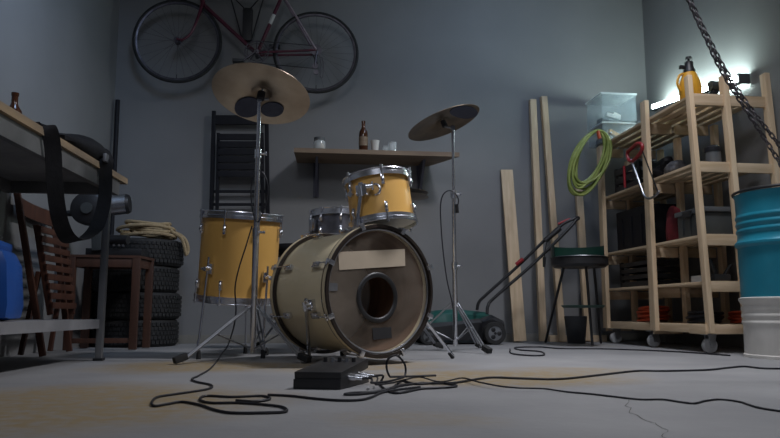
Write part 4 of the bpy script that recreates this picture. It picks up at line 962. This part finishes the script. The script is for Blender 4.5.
# ------------------------------------------------------------------ hanging chain
def strand(pxd):
    return smooth([atd(x, y, d) for x, y, d in pxd], 10)
def links(bm, P, pitch=.021, r=.0031, L=.033, W=.02):
    # walk along the path
    acc = 0; i = 0; pos = [P[0]]; cur = V(P[0]); need = pitch
    for a, c in zip(P, P[1:]):
        seg = (c - a).length; t = 0
        while seg - t >= need: t += need; pos.append(a.lerp(c, t / seg)); need = pitch
        need -= (seg - t)
    sd0 = V((1, 0, 0))
    for k, (a, c) in enumerate(zip(pos, pos[1:])):
        d = (c - a).normalized(); B = basis(d, RT if k % 2 else FW)
        pts = []
        for j in range(12):
            q = 2 * PI * j / 12; x = (W / 2 - r) * math.cos(q); z = (L / 2 - W / 2) * (1 if math.sin(q) > 0 else -1) * (abs(math.sin(q)) > .01) + (W / 2 - r) * math.sin(q)
            pts.append((a + c) / 2 + B @ V((x, 0, z)))
        tube(bm, pts, r, 5, True)
chn = None
CDp = 2.75
top_c = atd(530, -350, 2.9)
zc = HC - .01
def topfix(dx): p = atd(540, -330, 2.9); return V((p.x + dx, p.y, zc - .03))
Xw = XR - .03
def wallfix(px, py): p = atx(px, py, Xw); return p
hook = thing('hanging_chain', 'double steel chain hanging diagonally across the upper right of the room', 'chain', topfix(0))
b = BM(); P = smooth([topfix(0), atd(600, -190, 2.85), atd(655, -72, 2.8), atd(688, 0, 2.75), atd(706, 39, 2.7), atd(721, 70, 2.67), atd(744, 107, 2.62), atd(763, 136, 2.6), atd(790, 180, 2.6), atd(830, 250, 2.6)], 10); links(b, P); part('strand', b, 'chain', hook, True)
eA = P[-1]
b = BM(); P = smooth([topfix(.03), atd(603, -190, 2.87), atd(658, -72, 2.82), atd(690.5, 0, 2.77), atd(709, 39, 2.72), atd(725.5, 70, 2.69), atd(749.5, 107, 2.64), atd(775, 139.5, 2.62), atd(805, 180, 2.62), atd(840, 245, 2.62)], 10); links(b, P); part('strand', b, 'chain', hook, True)
b = BM(); t0 = topfix(.015); rod(b, t0 + V((0, 0, .0)), V((t0.x, t0.y, HC)), .02); part('ceiling_mount', b, 'steel', hook, True)
b = BM(); rod(b, (XR, eA.y, eA.z - .02), eA + V((.0, 0, 0)), .008); torus(b, .03, .006, Matrix.Translation(eA) @ YX, 20, 6); part('wall_hook', b, 'steel', hook, True)

# ------------------------------------------------------------------ workbench on the left
lg0 = fl(97.5, 361); sl = .056
def ex(Y): return lg0.x - .0 + sl * (Y - lg0.y)     # front edge X
BZ = .945; Y1b, Y0b = 3.80, 2.05
bn = thing('workbench', 'long grey metal workbench with worn wooden top along the left wall', 'bench', (-1.25, 3.0, 0))
def slab(b, z0, z1, ya, yb, inn=0, back=.03):
    prism(b, [(ex(ya) + .02 - inn, ya), (xl(ya) + back, ya), (xl(yb) + back, yb), (ex(yb) + .02 - inn, yb)], z1 - z0, T(0, 0, (z0 + z1) / 2))
b = BM(); slab(b, BZ - .03, BZ, Y0b, Y1b); part('bench_top', b, 'benchtop', bn, True, label='worn wooden top board')
b = BM(); A = V((ex(Y0b) - .012, Y0b + .03, BZ - .068)); B_ = V((ex(Y1b) - .012, Y1b - .09, BZ - .068)); bar(b, A, B_, .03, .075, (1, 0, 0), .002); part('front_rail', b, 'benchgrey', bn, True)
b = BM(); bar(b, V((xl(Y0b) + .06, Y0b + .03, BZ - .068)), V((xl(Y1b) + .06, Y1b - .09, BZ - .068)), .03, .075, (1, 0, 0), .002); part('back_rail', b, 'benchgrey', bn, True)
b = BM(); bar(b, V((ex(3.8), Y1b - .10, BZ - .068)), V((xl(3.8) + .06, Y1b - .10, BZ - .068)), .03, .07, (0, 1, 0), .002); part('end_rail', b, 'benchgrey', bn, True)
b = BM(); slab(b, BZ - .045, BZ - .032, Y0b + .05, Y1b - .12, .04, .07); part('under_panel', b, 'benchshelf', bn, True)
zs0, zs1 = .156, .2
b = BM(); slab(b, zs0, zs1, Y0b + .05, lg0.y + .01, .022, .05); part('lower_shelf', b, 'benchshelf', bn, True)
for (x, y) in ((lg0.x, lg0.y + .02), (xl(lg0.y) + .07, lg0.y + .02), (ex(2.12), 2.12), (xl(2.12) + .07, 2.12)):
    b = BM(); box(b, (x + .0, y, (BZ - .04) / 2 + .004), (.030, .036, BZ - .05), bev=.003); lgp = part('leg', b, 'benchgrey', bn, True)
    b = BM(); box(b, (x, y, .007), (.045, .05, .012), bev=.002); part('foot_plate', b, 'black', lgp, True, root=bn)
# bottle on the bench
p = V((atd(14, 110, 3.0).x, atd(14, 110, 3.0).y, BZ + .001))
bt2 = dup(bt, p, None, 'dark brown bottle standing on the workbench at the left edge')
# blue jug
jx = V((-1.205, 2.80, zs1 + .001))
jug = thing('water_canister', 'blue plastic canister on the lower shelf of the workbench', 'canister', jx, rotz(.15))
jh = .325
b = BM(); box(b, (0, 0, jh * .42), (.23, .27, jh * .84), bev=.06)
for v in b.verts:
    if v.co.z > jh * .55: k_ = (v.co.z / jh - .55) / .29; v.co.x *= 1 - .35 * k_; v.co.y *= 1 - .12 * k_
box(b, (0, .0, jh * .87), (.12, .2, jh * .12), bev=.018); part('body', b, 'blue', jug)
b = BM(); tube(b, smooth([(0, -.08, jh * .9), (0, -.06, jh * 1.03), (0, .03, jh * 1.03), (0, .05, jh * .9)], 4), .015); part('handle', b, 'blue', jug)
b = BM(); rod(b, (0, .09, jh * .9), (0, .09, jh * 1.02), .024); part('cap', b, 'black', jug)
b = BM(); lathe(b, [(0, 0), (.06, 0), (.062, .01), (.062, .24), (.045, .28), (.03, .3), (0, .3)], 28, T(-1.155, 2.56, zs1 + .001)); one('jar', b, 'dark', 'dark round jar beside the blue canister on the bench shelf', 'jar')

# shoulder bag with hanging strap
bgp = V((-1.09, 3.40, BZ))
bag = thing('shoulder_bag', 'black bag lying on the workbench with its strap hanging down', 'bag', bgp)
b = BM(); lump(b, bgp + V((.0, 0, .05)), (.12, .30, .066), 31, .15); part('body', b, 'bagblack', bag, True)
b = BM(); lump(b, bgp + V((.055, .2, .052)), (.05, .07, .055), 32, .2); part('flap', b, 'bagblack', bag, True)
def ribbon(bm, P, w, side, t=.003):
    P = [V(p) for p in P]; prev = None
    for i, p in enumerate(P):
        tg = (P[min(i + 1, len(P) - 1)] - P[max(i - 1, 0)]).normalized(); s = V(side) if not callable(side) else side(i / (len(P) - 1)); s = (s - tg * s.dot(tg)).normalized(); n = tg.cross(s)
        q = [bm.verts.new(p + s * w / 2 + n * t / 2), bm.verts.new(p - s * w / 2 + n * t / 2), bm.verts.new(p - s * w / 2 - n * t / 2), bm.verts.new(p + s * w / 2 - n * t / 2)]
        if prev:
            for k in range(4): bm.faces.new((prev[k], prev[(k + 1) % 4], q[(k + 1) % 4], q[k]))
        else: bm.faces.new(q[::-1])
        prev = q
    bm.faces.new(prev)
def se(px, py, o=.04):   # on a vertical plane just outside the bench's front edge
    d = ray(px, py); k = (lg0.x + o - EYE.x - sl * (lg0.y - EYE.y) + 0) ; t = k / (d.x - sl * d.y); return EYE + d * t
s0 = se(50, 136)
P = smooth([bgp + V((-.05, -.2, .03)), V((s0.x - .12, s0.y - .02, BZ + .012)), V((s0.x - .035, s0.y, BZ + .012)), V((s0.x - .005, s0.y, BZ - .005)), se(53, 150), se(54.5, 180), se(57, 205), se(61, 224), se(68, 238), se(78, 241), se(88, 236), se(97, 226), se(103, 208), se(105.5, 190), se(105.5, 170), V((se(105, 160).x - .01, se(105, 160).y, BZ + .005)), V((se(105, 160).x - .05, se(105, 160).y, BZ + .035))], 5)
b = BM(); ribbon(b, P, .062, lambda t: RT * .75 + V((0, .6, 0)) if t < .42 or t > .8 else V((.7, .5, .25))); part('strap', b, 'bagblack', bag, True, label='wide black strap hanging in a loop')
b = BM(); q = V((se(105, 160).x + .004, se(105, 160).y, BZ + .02)); box(b, q, (.016, .05, .04), bev=.004); part('buckle', b, 'steel', bag, True)

# ------------------------------------------------------------------ red-brown folding chair leaning on the left wall
fA, fB = fl(43, 357.5), fl(69.5, 352.5)
Yc0, Yc1 = fA.y, fB.y
rc = thing('folding_chair', 'red-brown slatted wooden folding chair leaning on the left wall under the bench', 'chair', V((fA.x, (Yc0 + Yc1) / 2, 0)))
def cwall(Y, z, off=.03): return V((xl(Y) + off, Y, z))
zT = .90
def leanpt(Y, z): # front leg plane: foot out from the wall, top against it
    f0 = fA if abs(Y - Yc0) < .2 else fB; k = z / zT; return V((f0.x + (xl(Y) + .03 - f0.x) * k, Y, z))
for Y in (Yc0, Yc1):
    b = BM(); bar(b, leanpt(Y, .006) , leanpt(Y, zT - .03 * (Y == Yc1)), .032, .024, (1, 0, 0), .005); part('back_post', b, 'redwood', rc, True)
b = BM(); pts = []
for k in range(9):
    t = k / 8; q = leanpt(Yc0, .80).lerp(leanpt(Yc1, .78), t); q.x -= .035 * math.sin(PI * t) * .5; pts.append(q)
ribbon(b, pts, .085, (0, 0, 1), .014); part('back_slat', b, 'redwood', rc, True)
off = V((.055, 0, 0))
for Y in (Yc0 + .045, Yc1 - .045):
    b = BM(); bar(b, leanpt(Y, .22) + off, leanpt(Y, .70) + off, .03, .022, (1, 0, 0), .004); part('seat_rail', b, 'redwood', rc, True)
for k in range(9):
    z = .27 + k * .051; b = BM(); bar(b, leanpt(Yc0 + .03, z) + off * 1.35, leanpt(Yc1 - .03, z) + off * 1.35, .034, .012, (0, 0, 1), .003); part('seat_slat', b, 'redwood', rc, True)
for Y in (Yc0 + .045, Yc1 - .045):
    b = BM(); q = leanpt(Y, .45) + V((.03, 0, 0)); bar(b, q, V((xl(Y) + .10, Y - .02, .012)), .03, .022, (0, 1, 0), .004); part('front_leg', b, 'redwood', rc, True)
b = BM(); q0 = V((xl(Yc0) + .105, Yc0 + .05, .17)); q1 = V((xl(Yc1) + .105, Yc1 - .05, .17)); rod(b, q0, q1, .012); part('stretcher', b, 'redwood', rc, True)

# ------------------------------------------------------------------ small brown table with a power saw
tp4 = [fl(67, 351), fl(132.5, 350.3), fl(146, 348.4), fl(84, 348.9)]
tz = .575
for p in tp4: p.z = 0
for p in tp4: p.x = max(p.x, xl(p.y) + .05)
tcn = sum(tp4, V()) / 4
st = thing('side_table', 'small brown wooden table in front of the stacked tyres', 'table', tcn)
for p in tp4:
    b = BM(); box(b, (p.x, p.y, tz / 2), (.045, .035, tz - .01), bev=.003); part('leg', b, 'browntable', st, True)
for i, j in ((0, 1), (1, 2), (2, 3), (3, 0)):
    b = BM(); A, B_ = tp4[i], tp4[j]; d = (B_ - A).normalized() * .024; bar(b, A + d + V((0, 0, tz - .035)), B_ - d + V((0, 0, tz - .035)), .055, .018, (0, 0, 1), .002); part('rail', b, 'browntable', st, True)
b = BM(); prism(b, [(tcn.x + (p.x - tcn.x) * 1.12, tcn.y + (p.y - tcn.y) * 1.15) for p in tp4], .016, T(0, 0, tz + .004)); part('table_top', b, 'browntable', st, True)
b = BM(); A, B_ = tp4[0], tp4[1]; d = (B_ - A).normalized() * .024; bar(b, A + d + V((0, 0, .06)), B_ - d + V((0, 0, .06)), .03, .018, (0, 0, 1), .002); part('stretcher', b, 'browntable', st, True)

sD = (tcn - EYE).dot(FW)
saw = thing('power_saw', 'black bench saw with round guard on the small brown table', 'saw', V((tcn.x, tcn.y, tz + .012)))
b = BM(); box(b, (tcn.x + .03, tcn.y, tz + .035), (.34, .2, .045), bev=.006); part('base', b, 'black', saw, True)
gc = atd(89, 209, sD - .05)
GM = Matrix.Translation(gc) @ YX
b = BM(); lathe(b, [(0, -.04), (.085, -.04), (.103, -.03), (.103, .03), (.085, .04), (0, .04)], 40, GM); gd = part('blade_guard', b, 'black', saw, True)
b = BM(); lathe(b, [(0, .044), (.035, .044), (.035, .055), (0, .057)], 24, GM); part('hub', b, 'toolgrey', gd, True, root=saw)
b = BM(); a = atd(76, 214, sD - .06); c = atd(60, 214.5, sD - .08); tube(b, smooth([a, a.lerp(c, .5) + V((0, 0, .006)), c], 4), lambda t: .02 - .004 * t, 12); part('handle', b, 'black', saw, True)
b = BM(); bar(b, V((gc.x + .05, gc.y + .05, tz + .04)), gc + V((.03, .05, -.02)), .06, .045, (1, 0, 0), .01); part('arm', b, 'toolgrey', saw, True)
b = BM(); m0, m1 = atd(104, 206, sD - .02), atd(127, 204, sD - .0); rod(b, m0, m1, .066, .062, 24); part('motor', b, 'chrome', saw, True, label='shiny motor housing')
b = BM(); rod(b, m1, m1 + (m1 - m0).normalized() * .018, .064, .055, 24); part('end_cap', b, 'black', saw, True)
b = BM(); rod(b, atd(98, 240, sD + .02), atd(128, 240, sD), .035, .03, 16); part('gear_case', b, 'black', saw, True)
for x in (111, 116, 120):
    b = BM(); q = atd(x, 244, sD - .09); q.y = tcn.y - .1; q.z = tz + .075; rod(b, q, q + V((0, -.02, .0)), .008); part('bolt', b, 'chrome', saw, True)

# ------------------------------------------------------------------ tyre stack with rope
tyc = atd(140, 330, 4.97); TR = .284; tyc = V((max(tyc.x, xl(tyc.y) + TR + .012), min(tyc.y, WY - TR - .025), 0))
THt = .184
b = BM(); pf = []
for k in range(25):
    a = -PI / 2 + PI * k / 24; ca, sa = math.cos(a), math.sin(a)
    pf.append((TR - .045 + .045 * (abs(ca) ** .35) * (1 if ca > 0 else 1), THt / 2 * (abs(sa) ** .8) * (1 if sa > 0 else -1)))
prof = [(.175, -THt / 2 + .03), (.19, -THt / 2 + .008), (.23, -THt / 2)] + pf + [(.23, THt / 2), (.19, THt / 2 - .008), (.175, THt / 2 - .03), (.185, -THt / 2 + .035)]
ty = thing('car_tyre', 'bottom tyre of the four stacked in the corner', 'tyre', tyc, None, None)
lathe(b, prof, 64, T(0, 0, THt / 2), closed=True); part('casing', b, 'tyre', ty)
b = BM()
for k in range(60):
    for j, zz in enumerate((-.06, -.03, 0, .03, .06)):
        a = 2 * PI * (k + .5 * (j % 2)) / 60; c_, s_ = math.cos(a), math.sin(a)
        box(b, ((TR + .001) * c_, (TR + .001) * s_, THt / 2 + zz), (.008, .022, .021), rotz(a))
part('tread', b, 'tyre', ty)
for k, lab in enumerate(('second tyre from the floor in the stack of four', 'third tyre from the floor in the stack of four', 'topmost tyre of the stack, under the coiled rope')):
    dup(ty, tyc + V((.012 * (-1) ** k, .004 * k, THt * (k + 1))), rotz(.3 * k + .2), lab)
ztt = THt * 4
rnd = random.Random(4); pts = []
cR = tyc + V((.07, -.08, 0))
for k in range(120):
    a = 2 * PI * k / 20; lo = k / 20
    pts.append(V((cR.x + (.16 + .03 * math.sin(lo * 2.1)) * math.cos(a) + .02 * math.sin(lo * 3), cR.y + (.11 + .02 * math.cos(lo * 1.7)) * math.sin(a), ztt + .014 + .018 * lo + .012 * math.sin(a * 1.5 + lo))))
e = pts[-1]
pts += [V((tyc.x + .24, tyc.y - .13, ztt + .06)), V((tyc.x + .30, tyc.y - .1, ztt + .02)), V((tyc.x + .325, tyc.y - .09, ztt - .05)), V((tyc.x + .335, tyc.y - .08, ztt - .10)), V((tyc.x + .345, tyc.y - .06, ztt - .06)), V((tyc.x + .32, tyc.y - .05, ztt + .01)), V((tyc.x + .25, tyc.y - .02, ztt + .06)), V((tyc.x + .1, tyc.y - .02, ztt + .09))]
b = BM(); tube(b, smooth(pts, 3), .0125, 8); one('rope', b, 'rope', 'tan rope heaped on top of the tyre stack', 'rope')
# pole in the corner
a, c = aty(114.8, 100, 5.36), V((XL + .06, 5.30, .0)); a.x = max(a.x, XL + .03)
b = BM(); rod(b, c + V((0, 0, .004)), a, .017); one('pole', b, 'dark', 'dark round pole leaning in the left back corner', 'pole')

# ------------------------------------------------------------------ light
def area(name, loc, target, size, power, col, sizey=None, spread=PI):
    l = bpy.data.lights.new(name, 'AREA'); l.energy = power; l.color = col; l.size = size; l.spread = spread
    if sizey: l.shape = 'RECTANGLE'; l.size_y = sizey
    o = bpy.data.objects.new(name, l); COL.objects.link(o); o.location = loc
    o.rotation_euler = (V(target) - V(loc)).to_track_quat('-Z', 'Y').to_euler(); return o
area('ceiling_or_fill_lamp', (1.85, 2.85, 3.2), (.75, 3.1, 0), .45, 41, (.94, .94, 1.0), spread=math.radians(115))
area('ceiling_or_fill_lamp', (1.6, 4.05, 3.22), (1.6, 5.4, 1.6), 1.0, 9, (.44, .64, 1.0), spread=math.radians(125))
area('ceiling_or_fill_lamp', (-.45, 2.5, 3.2), (-1.7, 3.7, 1.95), .7, 10, (.46, .66, 1.0), spread=math.radians(80))  # added cool fill, narrowed to brighten the left wall only
area('ceiling_or_fill_lamp', (-.2, .6, 3.15), (1.2, 3.6, .2), .9, 14, (.86, .90, 1.0), spread=math.radians(110))  # added weak broad fill that lifts the rack and other front faces
w = bpy.data.worlds.new('world'); SC.world = w; w.use_nodes = True
w.node_tree.nodes['Background'].inputs[0].default_value = (.55, .68, 1, 1); w.node_tree.nodes['Background'].inputs[1].default_value = .07
SC.view_settings.view_transform = 'Standard'; SC.view_settings.look = 'None'; SC.view_settings.exposure = -0.12; SC.view_settings.gamma = 1
for o in list(SC.objects):
    if o.parent is None and 'label' in o and 'group' not in o:
        g = GROUPS.get(o.name.split('.')[0])
        if g: o['group'] = g
